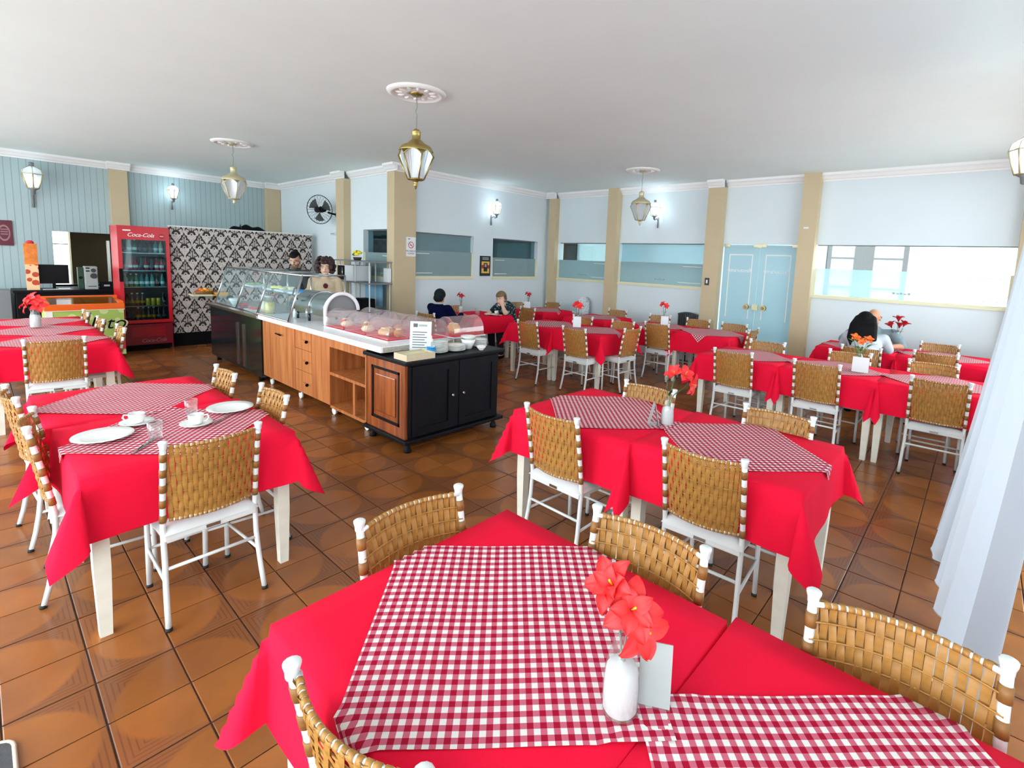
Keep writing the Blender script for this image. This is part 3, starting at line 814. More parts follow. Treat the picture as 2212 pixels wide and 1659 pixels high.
# ---- middle table with the leaning red lilies
table(2.76, 1.80, 0, {'-y'}, '', 'the middle table, buffet half, beside the leaning red flowers')
table(2.79, .935, 0, {'+y'}, '', 'the middle table, half towards the curtain')
chair(2.14, 1.79, -2, 'rattan chair with its back to the hibiscus table, buffet half of the middle table', True)
chair(2.22, .91, 2, 'rattan chair with its back to the hibiscus table, curtain half of the middle table', True)
chair(3.20, 1.72, 180, 'rattan chair behind the leaning red flowers, window side of the middle table', False)
chair(3.25, .86, 181, 'rattan chair on the window side of the middle table, curtain half', False)
# ---- long table with orange flowers
for k, (yy, ab) in enumerate(((1.92, {'-y'}), (1.06, {'+y', '-y'}), (.20, {'+y'}))):
    table(5.87, yy, -1, ab, '', 'the long table with orange flowers, ' + ('section before the glass doors', 'middle section under the vase', 'section by the curtain')[k])
chair(5.24, 1.90, 1, 'rattan chair at the door end of the orange-flower table, back to the middle table', False)
chair(5.27, 1.11, 1, 'rattan chair midway along the orange-flower table, back to the middle table', False)
chair(5.31, .18, 1, 'rattan chair by the curtain at the orange-flower table, back to the room', False)
chair(6.37, 1.89, 182, 'rattan chair on the far side of the orange-flower table, before the glass doors', False)
chair(6.38, 1.02, 182, 'rattan chair directly behind the orange flowers', False)
chair(6.38, .29, 182, 'rattan chair on the far side of the orange-flower table, near the curtain', False)
# ---- table under the bright window
for k, (yy, ab) in enumerate(((1.15, {'-y'}), (.28, {'+y'}))):
    table(7.84, yy, 0, ab, '', 'the table under the bright window, ' + ('where the couple sits', 'half with empty chairs')[k])
chair(6.88, 1.00, 2, 'rattan chair carrying the long-haired person', False)
chair(7.17, .32, 0, 'empty rattan chair on the near side of the table under the bright window', False)
chair(8.30, .34, 180, 'empty rattan chair between the table and the bright window wall', False)
chair(8.42, 1.04, 180, 'rattan chair carrying the bald man', False)
# ---- table before the glass doors
table(7.40, 3.02, -1, {'+y'}, '', 'the table before the glass doors, half with the hanging gingham point', half=.56)
table(7.40, 3.89, -1, {'-y'}, '', 'the table before the glass doors, half with the small red posy')
chair(6.76, 3.62, 0, 'rattan chair on the near side of the table before the glass doors', False)
chair(7.99, 4.20, 180, 'rattan chair under the second window, far side of the posy table', False)
chair(8.00, 3.50, 180, 'rattan chair against the pillar with the light switch', False)
chair(7.96, 2.88, 180, 'rattan chair in front of the glass door leaves', False)
chair(7.45, 2.40, 90, 'dark shaded chair at the end of the table before the glass doors', False)
# ---- table behind the ebony cabinet
table(5.96, 5.06, 0, {'-y'}, '', 'the table beside the ebony cabinet, half towards the navy man')
table(5.98, 4.22, 0, {'+y'}, '', 'the table beside the ebony cabinet, half with the upright posy card')
chair(5.16, 4.80, -3, 'rattan chair at the cabinet table, nearer the navy man, back to the room', False)
chair(5.20, 3.99, -3, 'rattan chair at the cabinet table, middle of the near side, back to the room', False)
chair(5.93, 3.50, 88, 'brown-shaded rattan chair at the curtain end of the cabinet table', False)
chair(6.50, 4.78, 178, 'rattan chair behind the posy card of the cabinet table', False)
chair(6.56, 4.06, 178, 'rattan chair on the window side of the cabinet table, curtain end', False)
# ---- table of the navy man, corner tables
table(5.88, 6.66, 0, set(), '', 'the table between the navy man and the woman', over=False)
chair(4.56, 6.38, 5, 'rattan chair under the man in navy', False)
chair(6.72, 6.20, 176, 'rattan chair behind the woman resting on her hand', False)
chair(5.75, 7.22, -90, 'rattan chair against the frosted corner window', False)
table(7.55, 6.62, 0, {'+x'}, '', 'the corner table between the two window walls')
chair(7.45, 7.24, -90, 'rattan chair under the small corner window', False)
chair(8.22, 6.86, 180, 'rattan chair at the corner pillar', False)
table(7.50, 5.20, 0, set(), '', 'the lone table before the first window')
chair(8.10, 5.15, 180, 'rattan chair between the lone table and the first window', False)

# ------------------------------------------------------------------ partition, fridge, freezer, bar
pa = bpy.data.objects.new('wall_partition', None); COL.objects.link(pa); pa['kind'] = 'structure'
MB().box(2.27, 4.68, 10.48, 10.58, .24, 2.08).build('damask_panel', 'damask', pa)
MB().box(2.27, 4.70, 10.47, 10.59, 2.08, 2.10).build('top_trim', 'white_metal', pa)
MB().box(2.27, 4.68, 10.50, 10.56, -.003, .24).build('plinth', 'black_paint', pa)
tp = thing('folded_tarp', 'black folded bundle lying on top of the damask partition', 'bundle', (3.50, 10.53, 2.10))
MB().grid(lambda u, v: ((u - .5) * .62, (v - .5) * .10, .001 + .085 * max(0, math.sin(PI * u)) ** .5 * max(0, math.sin(PI * v)) ** .5 * (1 + .25 * math.sin(u * 17))), 22, 8).build('bundle_cloth', 'black_paint', tp)
MB().tube([(-.12, -.05, .03), (-.12, 0, .10), (-.12, .05, .03)], .008, 6).build('strap', 'dark_grey', tp)

FX0, FX1, FY0, FY1 = 1.56, 2.24, 10.38, 11.0
fr = thing('drinks_fridge', 'tall red glass-door drinks fridge beside the damask partition', 'fridge', (1.9, 10.7, 0))
fx0, fx1, fy0, fy1 = FX0 - 1.9, FX1 - 1.9, FY0 - 10.7, FY1 - 10.7
body = MB().box(fx0, fx0 + .04, fy0 + .04, fy1, .02, 2.05).box(fx1 - .04, fx1, fy0 + .04, fy1, .02, 2.05).box(fx0, fx1, fy1 - .04, fy1, .02, 2.05).box(fx0 + .04, fx1 - .04, fy0 + .04, fy1 - .04, 2.0, 2.05).box(fx0 + .04, fx1 - .04, fy0 + .04, fy1 - .04, .02, .44)
body.build('cabinet_body', 'fridge_red', fr)
MB().box(fx0 + .041, fx1 - .041, fy1 - .06, fy1 - .041, .44, 2.0).build('inner_back', 'fridge_inside', fr)
for xx in (fx0 + .041, fx1 - .05): MB().box(xx, xx + .009, fy0 + .06, fy1 - .06, .44, 2.0).build('inner_wall', 'fridge_inside', fr)
hd = MB().box(fx0 + .05, fx1 - .05, fy0 - .004, fy0 + .04, 1.83, 2.0).build('header_panel', 'fridge_red', fr)
FRM = face_mat((.0, fy0 - .006, 1.915), (1, 0, 0), (0, 0, 1))
text_mesh('header_lettering', 'Coca-Cola', .088, 'white_print', hd, face_mat((-.045, fy0 - .006, 1.905), (1, 0, 0), (0, 0, 1)), .001, .38, spacing=.92)
MB().box(fx0 + .07, fx0 + .17, fy0 - .006, fy0 - .004, 1.965, 1.985).build('small_sticker', 'white_print', hd)
MB().tube([(fx1 - .105, fy0 - .008, 1.90), (fx1 - .105, fy0 - .003, 1.90)], .04, 18).build('round_badge', 'fridge_red_dark', hd)
MB().box(fx1 - .13, fx1 - .08, fy0 - .011, fy0 - .0085, 1.892, 1.91).build('badge_light', 'fridge_badge', hd)
door = MB().box(fx0, fx0 + .05, fy0, fy0 + .038, .46, 2.04).box(fx1 - .05, fx1, fy0, fy0 + .038, .46, 2.04).box(fx0 + .05, fx1 - .05, fy0, fy0 + .038, .46, .51).box(fx0 + .05, fx1 - .05, fy0, fy0 + .038, 2.0, 2.04).build('door_frame', 'fridge_red', fr)
MB().box(fx0 + .05, fx1 - .05, fy0 + .016, fy0 + .022, .51, 1.83).build('door_glass', 'tint_glass', door)
MB().bbox(fx0 - .004, fx0 + .045, fy0 - .03, fy0, 1.15, 1.36, .006).build('door_handle', 'black_paint', door)
SHZ = (.50, .74, 1.06, 1.33, 1.62)
for z in SHZ: MB().box(fx0 + .05, fx1 - .05, fy0 + .07, fy1 - .07, z - .012, z).build('wire_shelf', 'steel', fr)
kick = MB().box(fx0 + .01, fx1 - .01, fy0 - .015, fy0 + .03, .10, .44).build('lower_grille', 'fridge_red_dark', fr)
for k in range(9): MB().box(fx0 + .12, fx1 - .12, fy0 - .019, fy0 - .014, .24 + k * .018, .248 + k * .018).build('grille_bar', 'fridge_red', kick)
text_mesh('lower_lettering', 'Coca-Cola', .085, 'maroon_light', kick, face_mat((.06, fy0 - .017, .165), (1, 0, 0), (0, 0, 1)), .001, .38, spacing=.92)
for sx in (fx0 + .06, fx1 - .06): MB().lathe([(0, 0), (.02, 0), (.02, .04), (0, .04)], (sx, fy0 + .1, -.02 + .02), 10).build('foot', 'black_paint', fr)
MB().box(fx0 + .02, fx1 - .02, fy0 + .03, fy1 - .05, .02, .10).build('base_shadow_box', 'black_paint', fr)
# drinks: built once per kind, every one a thing
def drink(kind):
    t = thing('drink_' + kind, '', 'bottle' if 'can' not in kind else 'can')
    mat = {'green': 'green_bottle', 'teal': 'teal_bottle', 'dark': 'dark_bottle', 'amber_can': 'amber_can', 'red_can': 'red_can', 'brown': 'brown_bottle', 'pale': 'pale_green_bottle', 'red': 'red_can'}[kind]
    if 'can' in kind:
        MB().lathe([(0, 0), (.028, 0), (.032, .008), (.032, .115), (.027, .125)], n=12).build('can_body', mat, t)
        MB().lathe([(.027, .125), (.024, .124), (0, .123)], n=12).build('can_top', 'steel', t)
    else:
        MB().lathe([(0, 0), (.030, 0), (.032, .01), (.032, .11), (.026, .14), (.012, .175), (.012, .20)], n=12).build('bottle_body', mat, t)
        MB().lathe([(.0135, .195), (.0135, .212), (0, .213)], n=10).build('bottle_cap', 'white_print' if kind in ('green', 'brown') else 'dark_grey', t)
        MB().lathe([(.0325, .045), (.0325, .085)], n=12).build('bottle_label', 'amber_can' if kind == 'brown' else ('white_print' if kind != 'dark' else 'grey_print'), t)
    return t
rows = [(SHZ[4], ['dark', 'teal', 'green', 'dark', 'dark', 'dark', 'teal', 'pale'], 'top shelf'),
        (SHZ[3], ['dark', 'red', 'red', 'dark', 'red', 'dark', 'red', 'red'], 'second shelf'),
        (SHZ[2], ['pale', 'green', 'green', 'teal', 'teal', 'teal', 'dark', 'teal'], 'middle shelf'),
        (SHZ[1], ['dark', 'brown', 'brown', 'brown', 'amber_can', 'amber_can', 'amber_can', 'dark'], 'fourth shelf'),
        (SHZ[0], ['dark', 'dark', 'brown', 'brown', 'brown', 'brown', 'dark', 'dark'], 'bottom shelf')]
dp = {}
WORDS = {'green': 'green soft-drink bottle', 'teal': 'teal water bottle', 'dark': 'dark cola bottle', 'amber_can': 'yellow beer can', 'brown': 'brown beer bottle with yellow label', 'pale': 'pale green bottle', 'red': 'red drink bottle'}
for z, kinds, sn in rows:
    for k, kd in enumerate(kinds):
        if kd in dp: t = copy_tree(dp[kd])
        else: t = drink(kd); dp[kd] = t
        t.location = (FX0 + .095 + k * .070, FY0 + .14, z + .001); t.name = 'drink_can' if 'can' in kd else 'drink_bottle'
        tag(t, WORDS[kd] + ' on the ' + sn + ' of the red fridge', 'can' if 'can' in kd else 'bottle', 'drinks in the red fridge')
for kd in ('red', 'green', 'pale'): pass

fz = thing('icecream_freezer', 'lime and orange ice-cream chest freezer with glass lid beside the fridge', 'freezer', (1.08, 10.15, 0))
MB().box(-.43, .43, -.28, .36, .06, .76).build('chest', 'lime_wrap', fz)
rim = MB().box(-.44, .44, -.29, -.23, .76, .85).box(-.44, .44, .30, .37, .76, .93).box(-.44, -.38, -.23, .30, .76, .88).box(.38, .44, -.23, .30, .76, .88).build('orange_rim', 'orange', fz)
MB().box(-.44, .44, -.293, -.288, .755, .765).build('rim_line', 'cream_trim', fz)
for a, b in ((-.378, .01), (-.01, .378)):
    vs = [(a, -.225, .835), (b, -.225, .835), (b, .295, .905), (a, .295, .905)]
    MB().add(vs + [(x, y, z + .008) for x, y, z in vs], [(0, 1, 2, 3), (7, 6, 5, 4), (0, 4, 5, 1), (1, 5, 6, 2), (2, 6, 7, 3), (3, 7, 4, 0)]).build('glass_lid', 'tint_glass', fz)
MB().box(-.37, .37, -.2, .28, .70, .72).build('ice_cream_tubs', 'card_grey', fz)
MB().box(-.43, .43, -.283, -.281, .14, .30).build('red_swoosh', 'red_print', fz)
MB().box(-.43, -.36, -.284, -.281, .06, .76).build('pale_corner', 'white_print', fz)
text_mesh('wrap_lettering_halo', 'Soleto', .285, 'cream_trim', fz, face_mat((.09, -.2825, .55), (1, 0, 0), (0, 0, 1)), .0008, .3)
text_mesh('wrap_lettering', 'Soleto', .27, 'black_paint', fz, face_mat((.09, -.285, .55), (1, 0, 0), (0, 0, 1)), .001, .3)
for sx in (-.36, .36): MB().tube([(sx, -.2, .03), (sx, .28, .03)], .03, 10).build('castor_bar', 'dark_grey', fz)

br = thing('bar_counter', 'black bar counter behind the freezer, carrying a monitor and a stereo', 'counter', (1.05, 11.7, 0))
MB().box(-.60, .64, -.02, .5, -.0, .90).build('front_panel', 'black_paint', br)
MB().bbox(-.64, .66, -.05, .55, .90, .94, .006).build('counter_top', 'wood_ebony', br)
st = thing('display_stand', 'tall orange card stand printed with fruit on the black bar', 'stand', (.655, 11.75, .94))
MB().box(-.075, .075, -.03, .03, 0, .60).build('fruit_panel', 'card_fruit', st)
MB().box(-.078, .078, -.033, .033, .42, .76).build('orange_panel', 'orange_card', st)
MB().lathe([(0, .76), (.05, .76), (.045, .79), (.02, .81), (0, .812)], n=14, sy=.5).build('crest', 'red_print', st)
mo = thing('monitor', 'black flat monitor on the bar in front of the bright pane', 'monitor', (.91, 11.8, .94))
MB().bbox(-.19, .19, -.015, .015, .10, .42, .005).build('screen', 'black_gloss', mo)
MB().box(-.02, .02, .0, .02, .01, .12).build('stand_neck', 'black_paint', mo)
MB().bbox(-.10, .10, -.06, .08, 0, .015, .004).build('stand_base', 'black_paint', mo)
kb = thing('keyboard', 'white keyboard lying before the black monitor', 'keyboard', (.93, 11.69, .94))
MB().bbox(-.17, .17, -.03, .03, 0, .018, .004).build('key_tray', 'card_grey', kb)
MB().box(.02, .16, -.02, .02, .018, .026).build('keys', 'card_white', kb)
so = thing('stereo_unit', 'silver stereo tower with two round dials on the bar', 'stereo', (1.38, 11.8, .94))
MB().bbox(-.085, .085, -.09, .1, 0, .40, .008).build('case', 'card_grey', so)
for z, r in ((.33, .035), (.235, .048)): MB().tube([(.03, -.098, z), (.03, -.088, z)], r, 18).build('dial', 'dark_grey', so)
for z in (.36, .31): MB().box(-.07, -.02, -.094, -.088, z, z + .02).build('slot', 'black_paint', so)
MB().box(-.05, .06, -.094, -.088, .05, .06).build('tray_line', 'black_paint', so)
sp = thing('speaker', 'dark green speaker box beside the silver stereo', 'speaker', (1.25, 11.86, .94))
MB().bbox(-.035, .035, -.06, .06, 0, .38, .006).build('box', 'leaf_dark', sp); MB().tube([(0, -.064, .2), (0, -.058, .2)], .025, 14).build('cone', 'black_paint', sp)
sp2 = thing('cable_box', 'low black box at the end of the bar by the fridge', 'box', (1.56, 11.8, .94))
MB().bbox(-.06, .10, -.08, .08, 0, .13, .006).build('box', 'black_paint', sp2); MB().box(-.02, .06, -.085, -.079, .05, .08).build('paper_slip', 'card_grey', sp2)
MB().bbox(1.86 - 1.9, 1.86 - 1.9 + .001, 0, .001, 0, .001, .0002)
sg = thing('wall_sign', 'maroon square metal sign with a pale oval on the beadboard wall', 'sign', (.40, YA - .014, 1.86))
MB().bbox(-.10, .10, -.012, .012, -.21, .21, .006).build('plate', 'maroon', sg)
MB().lathe([(.066, 0), (.082, 0)], n=24).mesh('x')
ring = MB(); K = 28
for k in range(K + 1):
    a = 2 * PI * k / K
    for r in (.062, .08): ring.v.append((r * math.cos(a) * .9, -.0135, r * 1.7 * math.sin(a)))
ring.f = [(2 * k, 2 * k + 1, 2 * k + 3, 2 * k + 2) for k in range(K)]; ring.smooth = [False] * K
ring.build('oval_ring', 'maroon_light', sg)
for z in (-.03, .01, .05): MB().box(-.04, .045, -.0145, -.0125, z, z + .018).build('print_line', 'maroon_light', sg)
ck = thing('grey_locker', 'grey metal locker door at the left of the black bar', 'locker', (.02, 12.0, 0))
MB().bbox(-.40, .38, -.02, .42, 0, .92, .008).build('body', 'mid_grey', ck); MB().box(.05, .15, -.03, -.018, .55, .57).build('handle', 'dark_grey', ck)

# ------------------------------------------------------------------ buffet: glass case, wooden counter, ebony cabinet
gc = thing('refrigerated_case', 'dark mirror-fronted buffet case at the end of the wooden counter', 'display case', (2.8, 8.05, 0))
MB().box(-.36, .40, -1.08, 1.0, .08, .86).build('mirror_front', 'steel_dark', gc)
MB().bbox(-.42, .46, -1.10, 1.02, .86, .90, .006).build('steel_rim', 'steel', gc)
for yy in (.0, .25): MB().box(-.372, -.358, yy - .03 - .45, yy + .03 - .45, .12, .72).build('door_grip', 'steel', gc)
for yy in (-.9, .85):
    for xx in (-.3, .34): MB().lathe([(0, 0), (.035, 0), (.035, .07), (.012, .08), (0, .08)], (xx, yy, 0), 12).build('castor', 'black_paint', gc)
sg2 = thing('sneeze_guard', 'sloping glass sneeze guard in steel frames above the buffet case', 'glass guard', (2.8, 7.6, .90))
GY = [1.06, .16, -.62, -1.58]      # frame lines, local y
GZ = .565
def gpt(t, y): return Vector((-.395 + .17 * t, y, .018 + (GZ - .018) * t))
for k in range(4):
    y = GY[k]
    MB().tube([gpt(0, y) + Vector((0, 0, .006)), gpt(1, y)], .014, 6).build('slope_bar', 'steel', sg2)
    MB().tube([gpt(1, y), Vector((.30, y, GZ))], .012, 6).build('top_bar', 'steel', sg2)
    MB().tube([Vector((.30, y, .018)), Vector((.30, y, GZ))], .012, 6).build('rear_post', 'steel', sg2)
for k in range(3):
    ya, yb = GY[k] - .014, GY[k + 1] + .014
    a, b, c, d_ = gpt(.02, ya), gpt(.02, yb), gpt(.98, yb), gpt(.98, ya)
    o = Vector((.006, 0, -.004))
    MB().add([a, b, c, d_, a + o, b + o, c + o, d_ + o], [(0, 1, 2, 3), (7, 6, 5, 4), (0, 4, 5, 1), (1, 5, 6, 2), (2, 6, 7, 3), (3, 7, 4, 0)]).build('glass_pane', 'case_glass', sg2)
    MB().box(-.21, .29, yb, ya, GZ - .006, GZ).build('top_pane', 'case_glass', sg2)
    MB().box(-.10, .28, yb, ya, .285, .292).build('inner_shelf', 'case_glass', sg2)
MB().tube([gpt(1, GY[0]), gpt(1, GY[3])], .014, 6).build('front_rail', 'steel', sg2)
MB().tube([gpt(0, GY[0]) + Vector((0, 0, .010)), gpt(0, GY[3]) + Vector((0, 0, .010))], .010, 6).build('foot_rail', 'steel', sg2)

wc = thing('buffet_counter', 'wooden buffet counter on castors with open shelf and three drawers', 'counter', (2.82, 5.5, 0))
x0, x1 = -.37, .38
ya, yb = -1.145, 1.44
MB().box(x0 + .02, x1, .45 + .012, yb, .12, .86).box(x0 + .02, x1, -.40, .45 + .012, .12, .86).build('carcass', 'wood_counter', wc)
MB().box(x1 - .02, x1, ya, -.40, .12, .86).box(x0, x1 - .02, ya, ya + .02, .12, .86).build('open_bay_sides', 'wood_counter', wc)
MB().box(x0, x1 - .02, ya + .02, -.40, .10, .13).build('bay_floor', 'wood_counter', wc)
MB().box(x0, x1 - .02, ya + .02, -.40, .46, .49).build('bay_shelf', 'wood_counter', wc)
MB().box(x0, x0 + .02, ya + .02, -.40, .76, .86).build('bay_header', 'wood_counter', wc)
MB().box(x0 + .45, x0 + .47, ya + .02, -.42, .13, .76).build('bay_back', 'wood_shelf_brown', wc)
MB().box(x0, x0 + .02, ya + .22, ya + .26, .13, .46).build('bay_post', 'wood_counter', wc)
d1 = MB().box(x0, x0 + .019, .465, yb - .005, .125, .855).build('cupboard_door', 'wood_counter', wc)
MB().tube([(x0 - .03, .80, .73), (x0 - .03, .95, .735)], .009, 8).build('dark_pull', 'black_paint', d1)
for z0, z1 in ((.635, .855), (.385, .630), (.125, .380)):
    dr = MB().box(x0, x0 + .019, .03, .458, z0, z1).build('drawer', 'wood_counter', wc)
    MB().tube([(x0 - .032, .08, (z0 + z1) / 2), (x0 - .032, .09, (z0 + z1) / 2)], .018, 10).build('dark_knob', 'black_paint', dr)
    MB().box(x0 - .028, x0, .12, .22, (z0 + z1) / 2 - .008, (z0 + z1) / 2 + .008).build('wood_pull', 'wood_counter', dr)
d2 = MB().box(x0, x0 + .019, -.40, .024, .125, .855).build('cupboard_door', 'wood_counter', wc)
for yy in (1.35, .48, -.36, ya + .1):
    for xx in (x0 + .07, x1 - .07):
        w = MB().tube([(xx - .012, yy, .042), (xx + .012, yy, .042)], .042, 14).build('castor_wheel', 'white_print', wc)
        MB().box(xx - .02, xx + .02, yy - .015, yy + .03, .07, .12).build('castor_fork', 'steel', w)
ct = thing('buffet_worktop', 'white stone worktop running along the wooden buffet counter', 'worktop', (2.82, 5.5, .861))
MB().bbox(-.42, .42, -1.49, 1.45, 0, .055, .005).build('slab', 'stone_white', ct)
MB().box(-.40, .40, -1.492, -1.489, .006, .05).build('end_edge', 'speckle_grey', ct)

cb = thing('ebony_cabinet', 'antique black sideboard with a carved brown side panel and turned feet', 'cabinet', (3.0, 4.0, 0))
cx0, cx1, cy0, cy1 = -.56, .56, -.33, .33
MB().box(cx0 + .03, cx1, cy0 + .02, cy1, .12, .80).build('carcass', 'wood_ebony', cb)
MB().bbox(cx0 - .03, cx1 + .04, cy0 - .04, cy1 + .02, .80, .835, .008).build('top_board', 'wood_ebony', cb)
MB().bbox(cx0 - .03, cx1 + .04, cy0 - .04, cy1 + .02, .09, .125, .008).build('base_moulding', 'wood_ebony', cb)
sp_ = MB().box(cx0 + .008, cx0 + .03, cy0 + .02, cy1 - .01, .125, .80).build('side_panel', 'wood_antique', cb)
for (a, b, z0, z1) in ((cy0 + .02, cy0 + .10, .125, .80), (cy1 - .09, cy1 - .01, .125, .80), (cy0 + .10, cy1 - .09, .125, .22), (cy0 + .10, cy1 - .09, .72, .80)):
    MB().box(cx0, cx0 + .008, a, b, z0, z1).build('side_stile', 'wood_antique', sp_)
MB().bbox(cx0 - .004, cx0 + .010, cy0 + .17, cy1 - .16, .29, .65, .010).build('raised_field', 'wood_antique', sp_)
for (a, b, z0, z1) in ((cy0 + .10, cy0 + .125, .22, .72), (cy1 - .115, cy1 - .09, .22, .72), (cy0 + .10, cy1 - .09, .22, .245), (cy0 + .10, cy1 - .09, .695, .72)):
    MB().box(cx0 - .002, cx0 + .008, a, b, z0, z1).build('dark_bead', 'wood_ebony', sp_)
for s, (a, b) in enumerate(((cx0 + .06, -.03), (.03, cx1 - .04))):
    dd = MB().box(a, b, cy0 + .004, cy0 + .02, .14, .78).build('cabinet_door', 'wood_ebony', cb)
    for (p, q, z0, z1) in ((a, a + .07, .14, .78), (b - .07, b, .14, .78), (a + .07, b - .07, .14, .21), (a + .07, b - .07, .71, .78)):
        MB().box(p, q, cy0 - .008, cy0 + .004, z0, z1).build('door_stile', 'wood_ebony', dd)
    kx = b - .035 if s == 0 else a + .035
    MB().tube([(kx, cy0 - .04, .46), (kx, cy0 - .008, .46)], .011, 10).build('door_knob', 'chrome', dd)
MB().box(-.03, .03, cy0 + .0, cy0 + .02, .14, .78).build('centre_post', 'wood_ebony', cb)
MB().box(cx0 + .03, cx0 + .055, cy0 - .002, cy0 + .02, .14, .78).build('corner_post', 'wood_ebony', cb)
for fx in (cx0 + .04, cx1 - .04):
    for fy in (cy0 + .03, cy1 - .05): MB().lathe([(0, 0), (.030, 0), (.034, .012), (.030, .028), (.020, .055), (.016, .075), (.024, .09)], (fx, fy, 0), 14).build('turned_foot', 'wood_ebony', cb)

# ------------------------------------------------------------------ pendants, sconces, fan, signs
def lantern_panes(parent, z0, z1, zs, r0, r1, nside, gm, fm, rot=0, arch=.06):
    """tapered lantern: wide at z1, narrow at z0; panes arched at the top"""
    for k in range(nside):
        a0, a1 = rot + 2 * PI * k / nside, rot + 2 * PI * (k + 1) / nside
        c0, c1 = Vector((math.cos(a0), math.sin(a0), 0)), Vector((math.cos(a1), math.sin(a1), 0))
        pts = []
        for q in range(9):
            t = q / 8; e = c0 * (1 - t) + c1 * t; top = z1 + arch * math.sin(PI * t)
            pts += [e * r0 * .96 + Vector((0, 0, z0)), e * (r1 + (.0 if True else 0)) * .96 + Vector((0, 0, top))]
        MB().add(pts, [(2 * q, 2 * q + 2, 2 * q + 3, 2 * q + 1) for q in range(8)]).build('lantern_pane', gm, parent)
        MB().tube([c0 * r0 + Vector((0, 0, z0)), c0 * r1 + Vector((0, 0, z1))], .007, 6).build('corner_bar', fm, parent)
        MB().tube([(c0 * (1 - q / 8) + c1 * (q / 8)) * r1 + Vector((0, 0, z1 + arch * math.sin(PI * q / 8))) for q in range(9)], .006, 5).build('arched_rim', fm, parent)
        MB().tube([c0 * r0 + Vector((0, 0, z0)), c1 * r0 + Vector((0, 0, z0))], .007, 5).build('lower_rim', fm, parent)
def pendant(x, y, label, fm, rot, gm='lantern_glass'):
    t = thing('pendant_lantern', label, 'pendant lamp', (x, y, ZC), 0, 'hanging lanterns')
    Z = -ZC
    MB().lathe([(.0, -.030), (.045, -.032), (.06, -.012), (.06, 0)], n=18).build('canopy_cup', fm, t)
    MB().tube([(0, 0, -.02), (.002, .0, -.08), (.010, .004, -.13), (-.008, 0, -.17), (.004, 0, -.20), (0, 0, -.33)], .0035, 6).build('cord', 'stem_grey', t)
    MB().lathe([(.0, 2.925 + Z), (.02, 2.92 + Z), (.045, 2.895 + Z), (.040, 2.89 + Z), (.038, 2.83 + Z), (.050, 2.82 + Z), (.085, 2.79 + Z), (.135, 2.765 + Z), (.145, 2.75 + Z)], n=24).build('cap', fm, t)
    lantern_panes(t, 2.465 + Z, 2.675 + Z, 0, .075, .165, 6, gm, fm, rot, .055)
    MB().lathe([(.145, 2.75 + Z), (.160, 2.725 + Z), (.158, 2.72 + Z)], n=24).build('shoulder', fm, t)
    MB().lathe([(0, 2.46 + Z), (.072, 2.465 + Z), (.04, 2.455 + Z), (.02, 2.445 + Z), (.018, 2.42 + Z), (.024, 2.41 + Z), (.010, 2.40 + Z), (.006, 2.375 + Z), (0, 2.372 + Z)], n=16).build('finial', fm, t)
    MB().ell((0, 0, 2.60 + Z), (.035, .035, .05), 12, 8).build('bulb', 'porcelain', t)
    md = thing('ceiling_medallion', 'white moulded plaster rose above the ' + label.split(' hanging')[0], 'ceiling rose', (x, y, ZC - .0005), 0, 'plaster ceiling roses')
    MB().lathe([(.062, 0), (.062, -.012), (.10, -.020), (.12, -.014), (.20, -.012), (.215, -.026), (.235, -.030), (.25, -.020), (.265, -.012), (.27, 0)], n=48).build('rings', 'cornice_white', md)
    for k in range(12):
        a = 2 * PI * k / 12
        MB().ell((.155 * math.cos(a), .155 * math.sin(a), -.014), (.038, .016, .012), 8, 6, Matrix.Rotation(a, 3, 'Z')).build('leaf_moulding', 'cornice_white', md)
    return t
pendant(2.83, 4.12, 'brass lantern pendant hanging in front of the corner pillar', 'brass', .25)
pendant(2.58, 8.25, 'cream lantern pendant hanging before the beadboard wall', 'brass_light', .5)
pendant(7.20, 4.27, 'pale lantern pendant hanging near the second window', 'brass_light', .1)

def sconce(P, outdir, label, arm=.13, sc=1.0):
    """P = centre of the lantern; outdir points into the room from the wall"""
    rz = math.atan2(outdir[1], outdir[0])
    t = thing('wall_sconce', label, 'wall lamp', P, rz, 'lit lantern sconces'); t.scale = (sc,) * 3
    lantern_panes(t, -.125, .035, 0, .055, .10, 6, 'lantern_glass', 'brass_light', 0, .0)
    for k in range(6):
        a = 2 * PI * k / 6; a1 = a + PI / 3
        MB().tube([(.10 * math.cos(a), .10 * math.sin(a), .035), (.085 * math.cos(a), .085 * math.sin(a), .085), (.03 * math.cos(a), .03 * math.sin(a), .125)], .004, 5).build('dome_rib', 'brass_light', t)
    MB().lathe([(.096, .037), (.082, .085), (.03, .122)], n=18).build('glass_dome', 'lantern_glass', t)
    MB().lathe([(.03, .122), (.026, .13), (.02, .15), (.028, .158), (.018, .17), (0, .175)], n=12).build('top_knob', 'mid_grey', t)
    g = MB().ell((0, 0, -.03), (.045, .045, .075), 14, 10).build('lit_bulb', 'lamp_glow', t)
    MB().lathe([(0, -.125), (.055, -.125), (.022, -.15), (.016, -.19), (0, -.20)], n=12).build('socket', 'mid_grey', t)
    MB().tube([(0, 0, -.18), (-.03, 0, -.20), (-arm * .55, 0, -.17), (-arm, 0, -.20), (-arm, 0, -.26)], .009, 7).build('scroll_arm', 'mid_grey', t)
    MB().tube([(-arm + .004, 0, -.14), (-arm + .004, 0, -.34)], .014, 8).build('wall_plate', 'mid_grey', t)
    L = bpy.data.lights.new('sconce_light', 'POINT'); L.energy = 44; L.color = (.80, .93, 1.0); L.shadow_soft_size = .07
    lo = bpy.data.objects.new('sconce_light', L); COL.objects.link(lo); lo.parent = t; lo.location = (.0, 0, -.03)
sconce((.775, YA - .245, 2.81), (0, -1), 'lit lantern sconce on the beadboard wall above the monitor', .155 / 1.45 + .05, 1.45)
